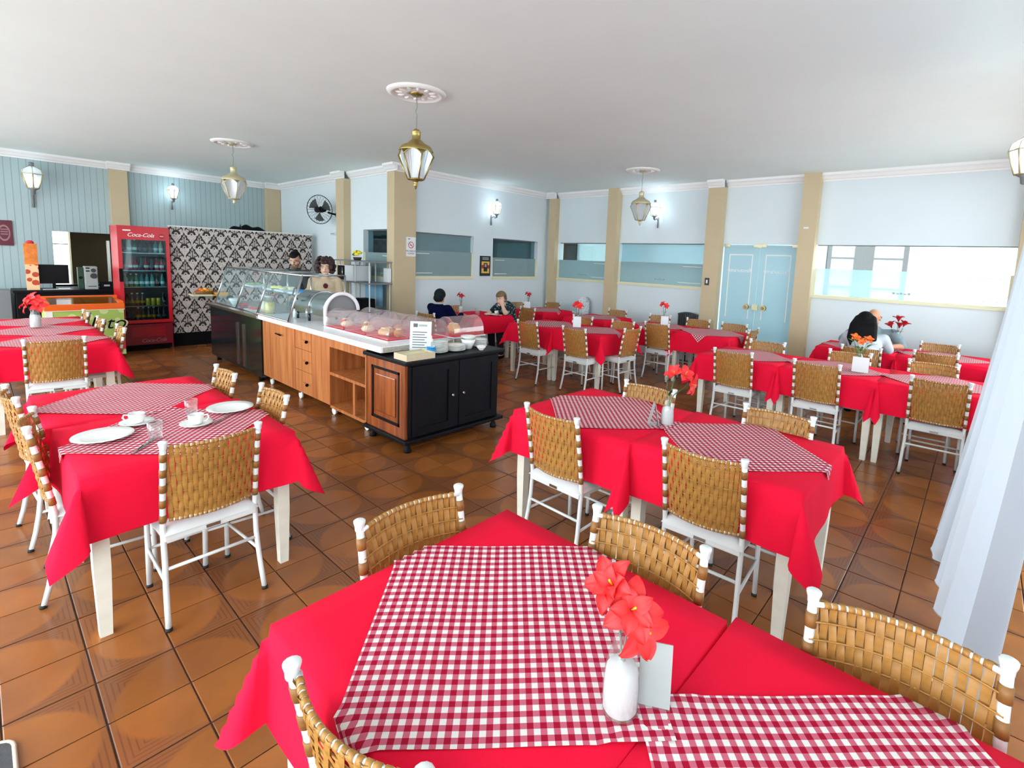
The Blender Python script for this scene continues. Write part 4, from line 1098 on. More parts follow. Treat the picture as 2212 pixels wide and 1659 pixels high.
sconce((2.76, YA - .17, 2.82), (0, -1), 'lit lantern sconce on the beadboard wall above the red fridge', .155)
sconce((6.99, YD - .17, 2.76), (0, -1), 'lit lantern sconce between the two corner windows', .155)
sconce((XC - .17, 4.80, 2.80), (-1, 0), 'lit lantern sconce above the window next to the glass doors', .155)
sconce((4.85, -.13, 2.60), (0, 1), 'lit lantern sconce on the pillar beside the white curtain', .20)

fn = thing('wall_fan', 'black oscillating wall fan with a round wire cage', 'fan', (XB, 9.62, 2.50))
MB().tube([(-.005, 0, -.02), (-.03, 0, -.02)], .055, 16).build('wall_mount', 'black_paint', fn)
MB().tube([(-.02, 0, -.02), (-.12, .03, .0), (-.18, .05, .02)], .018, 8).build('neck', 'black_paint', fn)
fd = Vector((-.86, -.50, -.12)).normalized()
fc = Vector((-.30, .10, .06)); q = fd.to_track_quat('Z', 'Y').to_matrix()
MB().tube([fc - fd * .12, fc - fd * .02], [.05, .06], 14).build('motor', 'black_paint', fn)
def circ(r, off, rr, n_=36): return MB().tube([fc + q @ Vector((r * math.cos(2 * PI * k / n_), r * math.sin(2 * PI * k / n_), off)) for k in range(n_ + 1)], rr, 5)
circ(.27, .03, .007).build('cage_rim', 'black_paint', fn)
for k in range(24):
    a = 2 * PI * k / 24
    MB().tube([fc + q @ Vector((r * math.cos(a), r * math.sin(a), z)) for r, z in ((.05, .10), (.15, .085), (.23, .06), (.27, .03), (.23, -.03), (.12, -.06))], .0022, 4).build('cage_wire', 'black_paint', fn)
MB().tube([fc + fd * .085, fc + fd * .11], .055, 18).build('hub_badge', 'black_paint', fn)
for k in range(3):
    a = 2 * PI * k / 3 + .4; mb = MB()
    mb.grid(lambda u, v: fc + q @ Vector(((.05 + .17 * u) * math.cos(a + (v - .5) * 1.1 * (.6 + .4 * u)), (.05 + .17 * u) * math.sin(a + (v - .5) * 1.1 * (.6 + .4 * u)), .02 + .03 * (v - .5))), 6, 5)
    mb.build('fan_blade', 'dark_grey', fn)
sw = thing('fan_switch', 'small white switch box under the wall fan', 'switch', (XB - .012, 9.80, 2.12))
MB().bbox(-.012, .012, -.10, .10, -.03, .03, .004).build('plate', 'card_white', sw); MB().box(-.016, -.011, -.08, .08, -.012, .012).build('dial_strip', 'card_grey', sw)
ls = thing('light_switch', 'dark light switch with white toggle on the pillar by the glass doors', 'switch', (XC - .155, 3.68, 1.50))
MB().bbox(-.008, .004, -.04, .04, -.065, .065, .003).build('plate', 'dark_grey', ls); MB().box(-.013, -.007, -.015, .015, -.03, .03).build('toggle', 'card_white', ls)
ps_ = thing('paper_note', 'tiny white paper scrap on the pillar right of the glass doors', 'paper', (XC - .153, 2.16, 2.42))
MB().box(-.002, .002, -.035, .035, -.012, .012).build('sheet', 'paper_white', ps_)
ns = thing('no_smoking_sign', 'white no-smoking notice taped to the corner pillar', 'sign', (XB + .23, YD - .102, 1.90))
MB().box(-.095, .095, -.001, .001, -.165, .165).build('sheet', 'paper_white', ns)
ring = MB(); K = 28
for k in range(K + 1):
    a = 2 * PI * k / K
    for r in (.046, .058): ring.v.append((r * math.cos(a), -.0018, .03 + r * math.sin(a)))
ring.f = [(2 * k, 2 * k + 2, 2 * k + 3, 2 * k + 1) for k in range(K)]; ring.smooth = [False] * K
ring.build('red_ring', 'red_print', ns)
MB().box(-.05, .05, -.0022, -.0012, -.005, .005).build('red_bar', 'red_print', ns).matrix_local = Matrix.Translation((0, 0, .03)) @ Matrix.Rotation(.8, 4, 'Y')
MB().box(-.03, .03, -.0016, -.0011, .025, .035).build('cigarette', 'grey_print', ns)
text_mesh('line_1', 'PROIBIDO', .045, 'grey_print', ns, face_mat((0, -.0018, -.075), (1, 0, 0), (0, 0, 1)), .0003)
text_mesh('line_2', 'FUMAR', .042, 'grey_print', ns, face_mat((0, -.0018, -.118), (1, 0, 0), (0, 0, 1)), .0003)
MB().box(-.06, -.02, -.0016, -.0011, .125, .14).build('mark', 'grey_print', ns)
po = thing('framed_poster', 'small black framed poster of red and yellow print between the corner windows', 'poster', (6.86, YD - .012, 1.60))
MB().box(-.135, .135, -.010, .010, -.20, .20).build('frame', 'poster_black', po)
MB().box(-.105, .105, -.0125, -.0102, -.145, .09).build('yellow_field', 'poster_yellow', po)
MB().box(-.105, .105, -.0135, -.0127, -.05, .02).build('red_band', 'poster_red', po)
MB().box(-.05, .05, -.0145, -.0137, -.11, .06).build('dark_figure', 'poster_black', po)
MB().box(-.025, .025, -.0152, -.0147, -.02, .04).build('pale_figure', 'card_grey', po)
for z in (.125, .155): MB().box(-.085, .085, -.0115, -.0104, z, z + .018).build('title_line', 'card_grey', po)

# ------------------------------------------------------------------ wall rack with microwave and toaster
rk = thing('steel_rack', 'steel kitchen rack with three shelves by the corner pillar', 'rack', (4.50, 8.15, 0))
for z, x0_, x1_ in ((.80, -.22, .24), (1.27, -.20, .22), (1.63, -.22, .22)):
    MB().box(x0_, x1_, -.62, .84, z - .02, z).build('shelf', 'steel_dark' if z < .9 else 'mid_grey', rk)
for yy in (-.58, -.12, .42, .78):
    for xx in (-.18, .20): MB().tube([(xx, yy, 0), (xx, yy, 1.62)], .012, 7).build('post', 'white_metal', rk)
mw = thing('microwave', 'white microwave with a black door on the upper rack shelf', 'microwave', (4.48, 8.36, 1.272))
MB().bbox(-.17, .17, -.27, .27, 0, .27, .008).build('case', 'card_white', mw)
MB().box(-.176, -.169, .02, .265, .01, .26).build('black_door', 'black_gloss', mw); MB().tube([(-.19, .06, .05), (-.19, .06, .23)], .009, 8).build('door_handle', 'steel', mw)
to = thing('toaster_oven', 'black toaster oven on the lower rack shelf', 'toaster', (4.42, 7.92, .801))
MB().bbox(-.12, .12, -.15, .15, 0, .19, .01).build('case', 'black_paint', to); MB().box(-.126, -.119, -.10, .10, .04, .15).build('door', 'black_gloss', to)
ba = thing('black_tray', 'flat black electric griddle beside the toaster oven', 'griddle', (4.42, 8.45, .801))
MB().bbox(-.13, .13, -.16, .16, 0, .06, .01).build('base', 'black_paint', ba); MB().bbox(-.11, .11, -.14, .14, .062, .10, .01).build('lid', 'dark_grey', ba)
jg = thing('blender_jug', 'clear blender jug standing on the lower rack shelf', 'jug', (4.40, 8.19, .801))
MB().lathe([(0, .002), (.05, .002), (.055, .15), (.06, .20)], n=14).build('jug', 'glassware', jg); MB().lathe([(.056, 0), (.056, .03), (.03, .04)], n=14).build('base', 'steel', jg)
tw = thing('blue_towel', 'pale blue towel hanging from the middle rack shelf', 'towel', (4.66, 8.08, 1.24))
MB().grid(lambda u, v: (.03 + .012 * math.sin(u * 20), (u - .5) * .62, -v * .40), 24, 8).build('cloth', 'towel_blue', tw)
pt = thing('paper_towel_box', 'white paper-towel dispenser on the corner pillar', 'dispenser', (XB - .11, 7.64, 1.28))
MB().bbox(-.06, .0, -.10, .06, 0, .24, .012).build('case', 'card_white', pt); MB().box(-.05, -.01, -.06, .02, -.02, .0).build('slot', 'card_grey', pt)
fp = thing('yellow_flower_pot', 'yellow artificial flowers in a dark pot on the top rack shelf', 'potted plant', (4.44, 8.18, 1.631))
MB().lathe([(0, 0), (.055, 0), (.075, .05), (.07, .055), (0, .05)], n=16).build('pot', 'pot_dark', fp)
rr = random.Random(3)
for k in range(16):
    a, e = rr.uniform(0, 6.28), rr.uniform(.2, 1.4); R_ = .075
    c = Vector((R_ * math.cos(a) * math.cos(e), R_ * math.sin(a) * math.cos(e), .08 + R_ * math.sin(e)))
    MB().ell(c, (.036, .036, .022), 8, 5).build('blossom', 'flower_yellow' if k % 4 else 'leaf_green', fp)
fbk = thing('fruit_basket', 'basket of red and orange fruit on a ledge at the damask partition', 'basket', (2.70, 10.30, .93))
MB().box(-.20, .20, -.12, .17, -.03, 0).build('ledge', 'cream_trim', fbk)
MB().lathe([(0, .002), (.13, .002), (.16, .05), (.155, .055), (.12, .01)], n=18, sy=.6).build('basket', 'rattan_dark', fbk)
for k in range(11):
    a = k * 2.4; r_ = .03 * math.sqrt(k)
    MB().ell((r_ * math.cos(a), r_ * .6 * math.sin(a), .06 + .02 * (k < 5)), (.035, .032, .032), 9, 6).build('fruit', ('fruit_red', 'fruit_orange', 'flower_yellow')[k % 3], fbk)
tl = thing('yellow_box', 'yellow snack tray beside the fruit basket', 'tray', (2.93, 10.28, .93))
MB().box(-.14, .10, -.10, .12, -.03, .0).box(-.10, .10, -.08, .08, .001, .03).build('tray', 'poster_yellow', tl); MB().box(-.06, .06, -.05, .05, .03, .045).build('filling', 'bread_brown', tl)

# ------------------------------------------------------------------ vases with flowers and cards
def petal_mesh(L, Wd, curl, cup, mat, wave=.08, seed=0):
    mb = MB()
    def f(u, v):
        s = v * 2 - 1
        w = Wd * (math.sin(PI * min(1, u * .92 + .06)) ** .7) * .5
        x = L * (.06 + .94 * u); z = cup * L * u - curl * L * u * u + wave * L * math.sin(s * 6 + seed) * u * .35 + .10 * L * s * s * u
        return (x, s * w, z)
    mb.grid(f, 8, 6)
    return mb.mesh('petal', mat)
PET = {m_: [petal_mesh(1, .66, .72, .55, m_, .14, k) for k in range(3)] for m_ in ('flower_red', 'flower_dark_red', 'flower_orange')}
def flower(parent, P, direction, size, mat, npet=5, closed=0.0, double=True, stamen=True):
    """flower head: a throat with petals around it; direction = where it looks"""
    q = Vector(direction).normalized().to_track_quat('Z', 'Y')
    t = MB().lathe([(0, -.25), (.05, -.2), (.10, -.02), (.16, .06), (.06, .02), (0, .0)], n=10).build('flower_head', 'flower_throat', parent, P)
    t.rotation_mode = 'QUATERNION'; t.rotation_quaternion = q; t.scale = (size,) * 3
    rnd = random.Random(int(P[2] * 9999) + int(size * 7777))
    layers = ((0, .0), (1, .35)) if double else ((0, 0),)
    for ly, up in layers:
        for k in range(npet):
            a = 2 * PI * (k + .5 * ly) / npet + rnd.uniform(-.12, .12)
            o = mkobj('petal', PET[mat][k % 3], t)
            o.matrix_local = Matrix.Rotation(a, 4, 'Z') @ Matrix.Rotation(-(closed + up + rnd.uniform(-.12, .12)), 4, 'Y') @ Matrix.Scale(1 - .22 * ly, 4)
    if stamen:
        MB().tube([(0, 0, .0), (.03, .02, .30), (.06, .05, .52)], [.03, .025, .04], 6).build('stamen', 'stamen_yellow', t)
    return t
def bottle_vase(loc, rz, label, scale=1.0):
    t = thing('flower_vase', label, 'vase', loc, rz, 'flower vases on the tables'); s = scale
    MB().lathe([(.0, .0), (.036 * s, .0), (.040 * s, .008 * s), (.040 * s, .06 * s), (.037 * s, .105 * s), (.026 * s, .15 * s), (.020 * s, .175 * s), (.022 * s, .192 * s)], n=24).build('glass_bottle', 'glassware', t)
    MB().lathe([(0, .006 * s), (.034 * s, .006 * s), (.0375 * s, .012 * s), (.0375 * s, .06 * s), (.0345 * s, .103 * s), (.030 * s, .112 * s), (.012 * s, .120 * s), (0, .122 * s)], n=24).build('white_sand', 'sand_white', t)
    return t
def stem(t, pts, r=.0028, mat='stem_grey'): return MB().tube(pts, r, 6).build('stem', mat, t)
def leaf(t, P, d, L, mat='leaf_green', w=.4):
    q = Vector(d).normalized().to_track_quat('X', 'Z').to_matrix().to_4x4()
    mt = Matrix.Translation(P) @ q
    return MB().grid(lambda u, v: mt @ Vector((L * u, (v - .5) * L * w * math.sin(PI * min(.98, u + .02)), -.2 * L * u * u + .06 * L * abs(v - .5))), 6, 4).build('leaf', mat, t)
def card(loc, rz, label, h=.13, w=.075, tilt=.22, mat='card_grey'):
    t = thing('card_holder', label, 'card holder', loc, rz, 'table card holders')
    MB().box(-.035, .035, -w / 2, w / 2, 0, .004).build('foot', 'glassware', t)
    mt = Matrix.Translation((-.03, 0, .004)) @ Matrix.Rotation(tilt, 4, 'Y')
    MB().box(-.0015, .0015, -w / 2, w / 2, 0, h, mt).build('card_face', mat, t)
    mt2 = Matrix.Translation((.03, 0, .004)) @ Matrix.Rotation(-tilt, 4, 'Y')
    MB().box(-.001, .001, -w / 2, w / 2, 0, h * .98, mt2).build('card_back', mat, t)
    return t
TT = TZ + .0075
toC = lambda x, y: Vector((-x, -y, 0)).normalized()
# big hibiscus
v = bottle_vase((.885, .50, TT), 0, 'sand-filled glass bottle with three big hibiscus blooms')
cR, cUp = Vector((.66, -.75, 0)), Vector((0, 0, 1)); tc_ = toC(.885, .5)
pA, pB, pC = cR * -.028 + cUp * .285 - tc_ * .01, cR * .012 + cUp * .262 + tc_ * .03, cR * .030 + cUp * .215 + tc_ * .02
for p_ in (pA, pB, pC): stem(v, [(0, 0, .10), (p_ * .25 + Vector((0, 0, .10))), p_ * .98])
flower(v, pA, tc_ * .5 + cUp * .75 - cR * .5, .066, 'flower_red', 5, .5)
flower(v, pB, tc_ * .75 + cUp * .55 + cR * .1, .066, 'flower_red', 5, .15, double=True)
flower(v, pC, tc_ * .7 + cUp * .15 + cR * .45, .068, 'flower_red', 5, .2, double=False)
card((.968, .462, TT), .5, 'grey folded card holder behind the big hibiscus bottle', .135, .07)
# leaning red lilies
v = bottle_vase((2.79, 1.375, TT), 0, 'glass bottle with red flowers leaning out on the middle table', .98)
p1, p2 = cR * .03 + cUp * .315, cR * .12 + cUp * .265
stem(v, [(0, 0, .1), cR * .01 + cUp * .2, p1], .003, 'leaf_green'); stem(v, [(0, 0, .1), cR * .03 + cUp * .19, p2], .003, 'leaf_green'); stem(v, [(0, 0, .1), cR * -.01 + cUp * .2, cR * -.02 + cUp * .30], .002, 'leaf_green')
flower(v, p1, cUp * .7 - cR * .4 + tc_ * .4, .07, 'flower_red', 5, .7, False); flower(v, p1 + cR * .055 + cUp * .0, cUp * .6 + cR * .3 + tc_ * .5, .07, 'flower_red', 5, .4, False)
flower(v, p2, cR * .7 + cUp * -.1 + tc_ * .5, .075, 'flower_red', 5, .5, False)
leaf(v, cR * .10 + cUp * .25, cR * .8 + cUp * .1, .05); leaf(v, cUp * .19, cR * -.3 + cUp * .7, .06, 'leaf_dark'); leaf(v, cUp * .18, cR * .2 + cUp * .8 + tc_ * .3, .06, 'leaf_dark')
card((2.74, 1.44, TT), 2.2, 'grey folded card holder beside the leaning red flowers', .135, .075)
# long freezer table
v = bottle_vase((.44, 7.98, TT), 0, 'white sand vase with one large red bloom on the freezer table', 1.25)
for k, (a, b) in enumerate(((-.06, .28), (.05, .30), (.0, .33), (.07, .25), (-.05, .24))):
    P_ = cR * a + cUp * b + tc_ * .02; stem(v, [(0, 0, .1), P_ * .95]); flower(v, P_, tc_ * .6 + cUp * (.5 - .2 * (k > 2)) + cR * a * 8, .085, 'flower_red', 5, .3, False, False)
# orange posy
v = bottle_vase((5.90, .86, TT), 0, 'glass bottle with orange flowers and green leaves', 1.0)
for k in range(12):
    a = k * 2.4; r_ = .055 + .03 * (k % 3) / 2; P_ = Vector((r_ * math.cos(a), r_ * math.sin(a), .24 + .03 * (k % 4)))
    leaf(v, P_ * .85, Vector((math.cos(a), math.sin(a), .7)), .07, 'leaf_green'); stem(v, [(0, 0, .12), P_ * .9], .002, 'leaf_green')
    if k % 4 == 0: flower(v, P_ + Vector((0, 0, .05)), Vector((math.cos(a), math.sin(a), .8)), .045, 'flower_orange', 5, .6, False)
flower(v, cR * -.07 + cUp * .33, tc_ + cUp, .055, 'flower_orange', 5, .5, True); flower(v, cR * .07 + cUp * .31, tc_ + cUp, .055, 'flower_orange', 5, .5, True)
card((5.80, .83, TT), .1, 'white folded card in front of the orange flowers', .15, .14, .2, 'card_white')
# rosebuds by the couple
v = bottle_vase((7.98, .78, TT), 0, 'tall clear vase of red rosebuds by the couple', 1.3)
for k, (a, b) in enumerate(((-.085, .30), (.0, .385), (.075, .32), (.02, .30))):
    P_ = cR * a + cUp * b; stem(v, [(0, 0, .12), P_ * .9], .003, 'leaf_dark'); flower(v, P_, cUp + cR * a * 6, .085, 'flower_dark_red', 5, .85, True, False)
for k in range(6): leaf(v, cUp * .24, Vector((math.cos(k), math.sin(k), .3)), .07, 'leaf_dark')
# small posies in the back rows
def posy(x, y, label, mat='flower_dark_red', n_=3, sz=.055, h=.30, cardlabel=None, sc=1.0):
    v = bottle_vase((x, y, TT), 0, label, sc)
    for k in range(n_):
        a = k * 2.1; P_ = Vector((.03 * math.cos(a), .03 * math.sin(a), h + .02 * (k % 2))); stem(v, [(0, 0, .1), P_ * .95], .003, 'leaf_dark')
        flower(v, P_, Vector((math.cos(a), math.sin(a), .9)) + tc_ * .8, sz, mat, 5, .45, True, False)
    leaf(v, cUp * .2, cR + cUp, .06, 'leaf_dark'); leaf(v, cUp * .2, -cR + cUp, .06, 'leaf_dark')
    if cardlabel: card((x - .09, y - .06, TT), .6, cardlabel, .16, .12, .18, 'card_white')
posy(6.10, 4.60, 'bottle with a bright red bloom on the table beside the ebony cabinet', 'flower_red', 4, .07, .31, 'upright white card before the bright red bloom')
posy(7.50, 3.88, 'bottle with a small red posy before the second window', 'flower_red', 3, .06, .32, 'white card before the small red posy')
posy(5.72, 6.92, 'bottle with a single dark red rose behind the navy man', 'flower_dark_red', 3, .055, .30)
posy(7.35, 6.80, 'bottle with split red blooms on the corner table', 'flower_dark_red', 4, .05, .29, 'white card before the split red blooms')

# ------------------------------------------------------------------ crockery on the cup table
def plate_mesh(r, n_=32): return MB().lathe([(0, .004), (r * .6, .004), (r * .68, .008), (r, .018), (r * .99, .021), (r * .66, .011), (r * .58, .008), (0, .008)], n=n_).mesh('plate', 'porcelain')
pl_me = plate_mesh(.125); sau_me = plate_mesh(.078)
def dish(me, x, y, label, name='dinner_plate', cat='plate', z=TT, group='white crockery'):
    o = mkobj(name, me, None, (x, y, z)); return tag(o, label, cat, group)
dish(pl_me, .385, 3.245, 'white dinner plate beside the open-door chairs')
dish(pl_me, .99, 3.36, 'white dinner plate on the buffet side behind the cup')
def cup(x, y, rz, label):
    t = thing('coffee_cup', label, 'cup', (x, y, TT + .010), rz, 'white cups')
    MB().lathe([(0, .001), (.022, .001), (.030, .006), (.036, .030), (.038, .055), (.0355, .055), (.033, .03), (.024, .008), (0, .006)], n=22).build('bowl', 'porcelain', t)
    MB().tube([(.034, 0, .048), (.055, 0, .050), (.060, 0, .035), (.050, 0, .018), (.032, 0, .018)], .0045, 7).build('handle', 'porcelain', t)
    return t
for x, y, rz, w_ in ((.545, 3.385, PI * .9, 'near the middle seam'), (.765, 3.165, -.5, 'nearest the chair drawn up to the end')):
    dish(sau_me, x, y, 'white saucer under the cup ' + w_, 'saucer', 'saucer'); cup(x, y, rz, 'white coffee cup on its saucer ' + w_)
def tumbler(x, y, label, z=TT):
    t = thing('glass_tumbler', label, 'glass', (x, y, z), 0, 'glass tumblers')
    MB().lathe([(0, .008), (.028, .008), (.032, .09), (.0335, .09), (.029, .001), (0, .001)], n=20).build('tumbler', 'glassware', t)
    MB().lathe([(.0315, .088), (.0325, .092), (.0338, .088)], n=20).build('rim', 'glassware', t)
tumbler(.565, 3.075, 'clear glass tumbler between the near plate and the cup'); tumbler(.80, 3.40, 'clear glass tumbler behind the cup next to the far plate')
def cutlery(x, y, rz, label, kind):
    t = thing(kind, label, 'cutlery', (x, y, TT + .001), rz, 'table cutlery')
    MB().box(-.09, .02, -.005, .005, 0, .003).build('handle', 'chrome', t)
    if kind == 'fork':
        MB().box(.02, .04, -.010, .010, 0, .003).build('neck', 'chrome', t)
        for k in range(4): MB().box(.04, .085, -.010 + k * .0058, -.0075 + k * .0058, 0, .003).build('tine', 'chrome', t)
    else: MB().add([(.02, -.006, 0), (.10, -.006, 0), (.11, .004, 0), (.02, .009, 0), (.02, -.006, .002), (.10, -.006, .002), (.11, .004, .002), (.02, .009, .002)], [(3, 2, 1, 0), (4, 5, 6, 7), (0, 1, 5, 4), (1, 2, 6, 5), (2, 3, 7, 6), (3, 0, 4, 7)]).build('blade', 'chrome', t)
cutlery(.52, 3.02, 1.0, 'steel fork lying beside the near tumbler', 'fork'); cutlery(.49, 2.98, 1.0, 'steel knife lying beside the near tumbler', 'knife')
cutlery(.90, 3.20, .8, 'steel spoon-length knife beside the right cup', 'knife')
# things on the navy man's table
cup(6.12, 6.42, 1.0, 'white cup before the woman resting on her hand')
tumbler(5.75, 6.50, 'clear tumbler before the navy man'); tumbler(5.90, 6.70, 'second clear tumbler at the middle of the couple of readers')
dish(pl_me, 5.98, 6.40, 'white plate with crumbs between the navy man and the woman')
np_ = thing('paper_napkin', 'crumpled pink napkin hanging over the edge of the navy man table', 'napkin', (6.02, 6.27, TT))
MB().grid(lambda u, v: ((u - .5) * .16, -.06 + .11 * v - .0, .004 + .008 * math.sin(u * 9) * math.sin(v * 7 + 1) ** 2 + .004), 10, 8).build('sheet', 'shirt_beige', np_)

# ------------------------------------------------------------------ food on the buffet
WZ = .917
rt = thing('roll_top_chafer', 'stainless roll-top chafing dish with a pale curved end on the buffet', 'chafing dish', (2.84, 6.02, WZ))
def arc(r, y, x_=0, z_=.16, a0=0, a1=PI, n_=18): return [Vector((x_ + r * math.cos(a0 + (a1 - a0) * k / n_), y, z_ + r * math.sin(a0 + (a1 - a0) * k / n_))) for k in range(n_ + 1)]
MB().grid(lambda u, v: (.19 * math.cos(PI * u), -.42 + .84 * v, .16 + .19 * math.sin(PI * u)), 24, 6).build('roll_cover', 'steel', rt)
MB().box(-.19, .19, -.41, .41, .09, .16).build('water_pan', 'steel', rt)
for yy in (-.40, .40):
    mb = MB(); pts = arc(.188, yy); mb.add(pts, [tuple(range(len(pts)))]); mb.build('end_plate', 'mid_grey', rt)
for yy in (-.385, -.0): MB().tube(arc(.196, yy), .010, 6).build('cover_band', 'steel', rt)
MB().tube(arc(.20, -.43) + [Vector((-.20, -.43, .01))], .022, 8).build('pale_end_rim', 'stone_white', rt)
for sx in (-.17, .17):
    for yy in (-.36, .05, .37): MB().tube([(sx, yy, .0), (sx, yy, .10)], .016, 8).build('leg', 'steel_dark', rt)
MB().tube([(-.20, .30, .24), (-.25, .32, .30), (-.22, .34, .37), (-.12, .36, .42)], .010, 6).build('lift_handle', 'black_paint', rt)
MB().tube([(-.215, .02, .05), (-.215, .02, .15)], .012, 8).build('tap', 'chrome', rt)
for k, (x, y) in enumerate(((2.62, 5.52), (2.66, 6.45))):
    s_ = thing('shaker', ('small white shaker at the end of the chafing dish', 'small white ramekin under the glass guard')[k], 'shaker', (x, y, WZ))
    MB().lathe([(0, 0), (.026, 0), (.026, .08), (.02, .095), (0, .098)], n=14).build('body', 'porcelain', s_); MB().lathe([(.021, .095), (.018, .11), (0, .112)], n=12).build('cap', 'card_white', s_)
def loaf(P, s, rz, label, mat):
    t = thing('bread_loaf', label, 'bread', P, rz, 'breads under the clear domes')
    MB().ell((0, 0, s[2]), s, 14, 9).build('crust', mat, t)
    for k in (-1, 0, 1): MB().ell((k * s[0] * .45, 0, s[2] * 1.80), (s[0] * .10, s[1] * .55, s[2] * .22), 8, 5).build('score_mark', 'cream_food', t)
def dome(x, y, z, label, tray_label, foods, rz=0):
    t = thing('food_dome', label, 'food cover', (x, y, z + .014), rz, 'clear acrylic food domes')
    w, L, h_ = .15, .20, .19
    MB().grid(lambda u, v: (w * math.cos(PI * u), -L + 2 * L * v, .004 + h_ * math.sin(PI * u) ** .75), 22, 4).build('roll_shell', 'acrylic', t)
    for yy in (-L, L):
        pts = [Vector((w * math.cos(PI * k / 16), yy, .004 + h_ * math.sin(PI * k / 16) ** .75)) for k in range(17)]
        mb = MB(); mb.add(pts, [tuple(range(17))]); mb.build('end_wall', 'acrylic', t); MB().tube(pts, .004, 5).build('rim_bead', 'glassware', t)
    tr = thing('serving_tray', tray_label, 'tray', (x, y, z), rz, 'red-lined serving trays')
    MB().bbox(-.165, .165, -.215, .215, 0, .012, .003).build('board', 'card_white', tr); MB().box(-.155, .155, -.205, .205, .012, .0136).build('red_liner', 'red_cloth', tr)
    for k, (dx, dy, s, mat, lab) in enumerate(foods):
        c_, s_ = math.cos(rz), math.sin(rz)
        loaf((x + dx * c_ - dy * s_, y + dx * s_ + dy * c_, z + .0185), s, rz + k, lab, mat)
# front row, then back row, then the one on the cabinet
dome(2.74, 5.28, WZ, 'clear food dome next to the chafing dish', 'red-lined tray next to the chafing dish', [(-.02, -.05, (.075, .05, .035), 'cream_food', 'pale sliced cake under the dome next to the chafing dish'), (.02, .09, (.06, .05, .04), 'fruit_red', 'red fruit piece under the dome next to the chafing dish')])
dome(2.74, 4.84, WZ, 'clear food dome in the middle of the front row', 'red-lined tray in the middle of the front row', [(-.03, -.06, (.07, .06, .035), 'cream_food', 'pale roll in the middle front dome'), (.03, .08, (.065, .05, .045), 'bread_brown', 'brown roll in the middle front dome')])
dome(2.74, 4.40, WZ, 'clear food dome at the end of the white worktop', 'red-lined tray at the end of the white worktop', [(-.02, .04, (.09, .065, .045), 'bread', 'golden loaf in the dome at the worktop end'), (.03, -.10, (.06, .05, .045), 'bread_brown', 'brown loaf in the dome at the worktop end')])
dome(3.07, 5.20, WZ, 'empty-looking clear dome behind the one by the chafing dish', 'red-lined tray behind the tray by the chafing dish', [(0, 0, (.07, .05, .03), 'bread', 'small bun in the rear dome by the chafing dish')])
dome(3.07, 4.74, WZ, 'tall clear dome behind the middle front dome', 'red-lined tray behind the middle front tray', [(0, 0, (.07, .05, .03), 'bread', 'small bun in the rear middle dome')])
dome(3.07, 4.28, WZ, 'clear dome at the back corner of the worktop', 'red-lined tray at the back corner of the worktop', [(0, 0, (.06, .05, .03), 'bread_brown', 'small brown bun in the back corner dome')])
CZ = .8365
bd = thing('speckled_stand', 'speckled grey stand under the dome on the ebony cabinet', 'stand', (3.42, 4.14, CZ))
MB().bbox(-.17, .17, -.14, .14, 0, .085, .005).build('block', 'speckle_grey', bd)
MB().box(-.16, .16, -.13, .13, .0855, .088).build('top_mat', 'card_white', bd)
dome(3.42, 4.14, CZ + .089, 'clear dome over the striped loaf on the ebony cabinet', 'red-lined tray on the speckled stand', [(-.0, .09, (.07, .07, .06), 'bread', 'striped golden loaf in the dome on the ebony cabinet'), (.02, -.10, (.06, .04, .02), 'fruit_red', 'red jelly slice in the dome on the ebony cabinet')], PI / 2)
# crockery on the cabinet
def stack(x, y, n_, r, step, lab, me=None):
    m_ = plate_mesh(r, 24)
    for k in range(n_): dish(m_, x, y, lab, 'stacked_plate', 'plate', CZ + k * step, 'plates stacked on the ebony cabinet')
stack(2.905, 3.84, 9, .095, .0125, 'white plate in the tall stack on the ebony cabinet')
stack(3.10, 3.82, 5, .10, .0115, 'white plate in the low wide stack on the ebony cabinet')
def bowl(x, y, r, h_, lab, z=CZ, mat='porcelain'):
    t = thing('serving_bowl', lab, 'bowl', (x, y, z), 0, 'white bowls on the buffet')
    MB().lathe([(0, .001), (r * .45, .001), (r * .5, .008), (r * .85, h_ * .6), (r, h_), (r * .95, h_), (r * .78, h_ * .6), (r * .4, .012), (0, .01)], n=22).build('bowl', mat, t)
    MB().lathe([(r * .99, h_ * .97), (r * 1.03, h_), (r * .96, h_ * 1.01)], n=22).build('rim', mat, t)
bowl(3.28, 3.84, .075, .10, 'white deep bowl on the ebony cabinet'); bowl(3.28, 3.84, .078, .04, 'white bowl nested on the deep bowl', CZ + .092)
bowl(3.33, 3.70, .05, .045, 'small white bowl at the front edge of the ebony cabinet')
for k in range(5): dish(sau_me, 3.45, 3.86, 'white saucer stacked at the corner of the ebony cabinet', 'stacked_saucer', 'saucer', CZ + k * .016, 'saucers stacked on the ebony cabinet')
bx_ = thing('cutlery_box', 'cream wooden cutlery box with slots on the corner of the ebony cabinet', 'box', (2.585, 3.755, CZ))
MB().box(-.15, .15, -.10, .10, 0, .010).box(-.15, -.14, -.10, .10, .01, .055).box(.14, .15, -.10, .10, .01, .055).box(-.14, .14, -.10, -.09, .01, .055).box(-.14, .14, .09, .10, .01, .055).build('tray', 'cardboard', bx_)
for k in range(3): MB().box(-.14, .14, -.055 + k * .05, -.048 + k * .05, .01, .05).build('divider', 'cream_trim', bx_)
mn = thing('menu_stand', 'white printed menu in an acrylic stand beside the plates', 'menu', (2.76, 3.925, CZ), .75)
mt = Matrix.Rotation(.12, 4, 'Y')
MB().box(-.002, .002, -.10, .10, .004, .30, mt).build('acrylic_sheet', 'card_white', mn); MB().box(-.06, .06, -.10, .10, 0, .004).build('foot', 'glassware', mn)
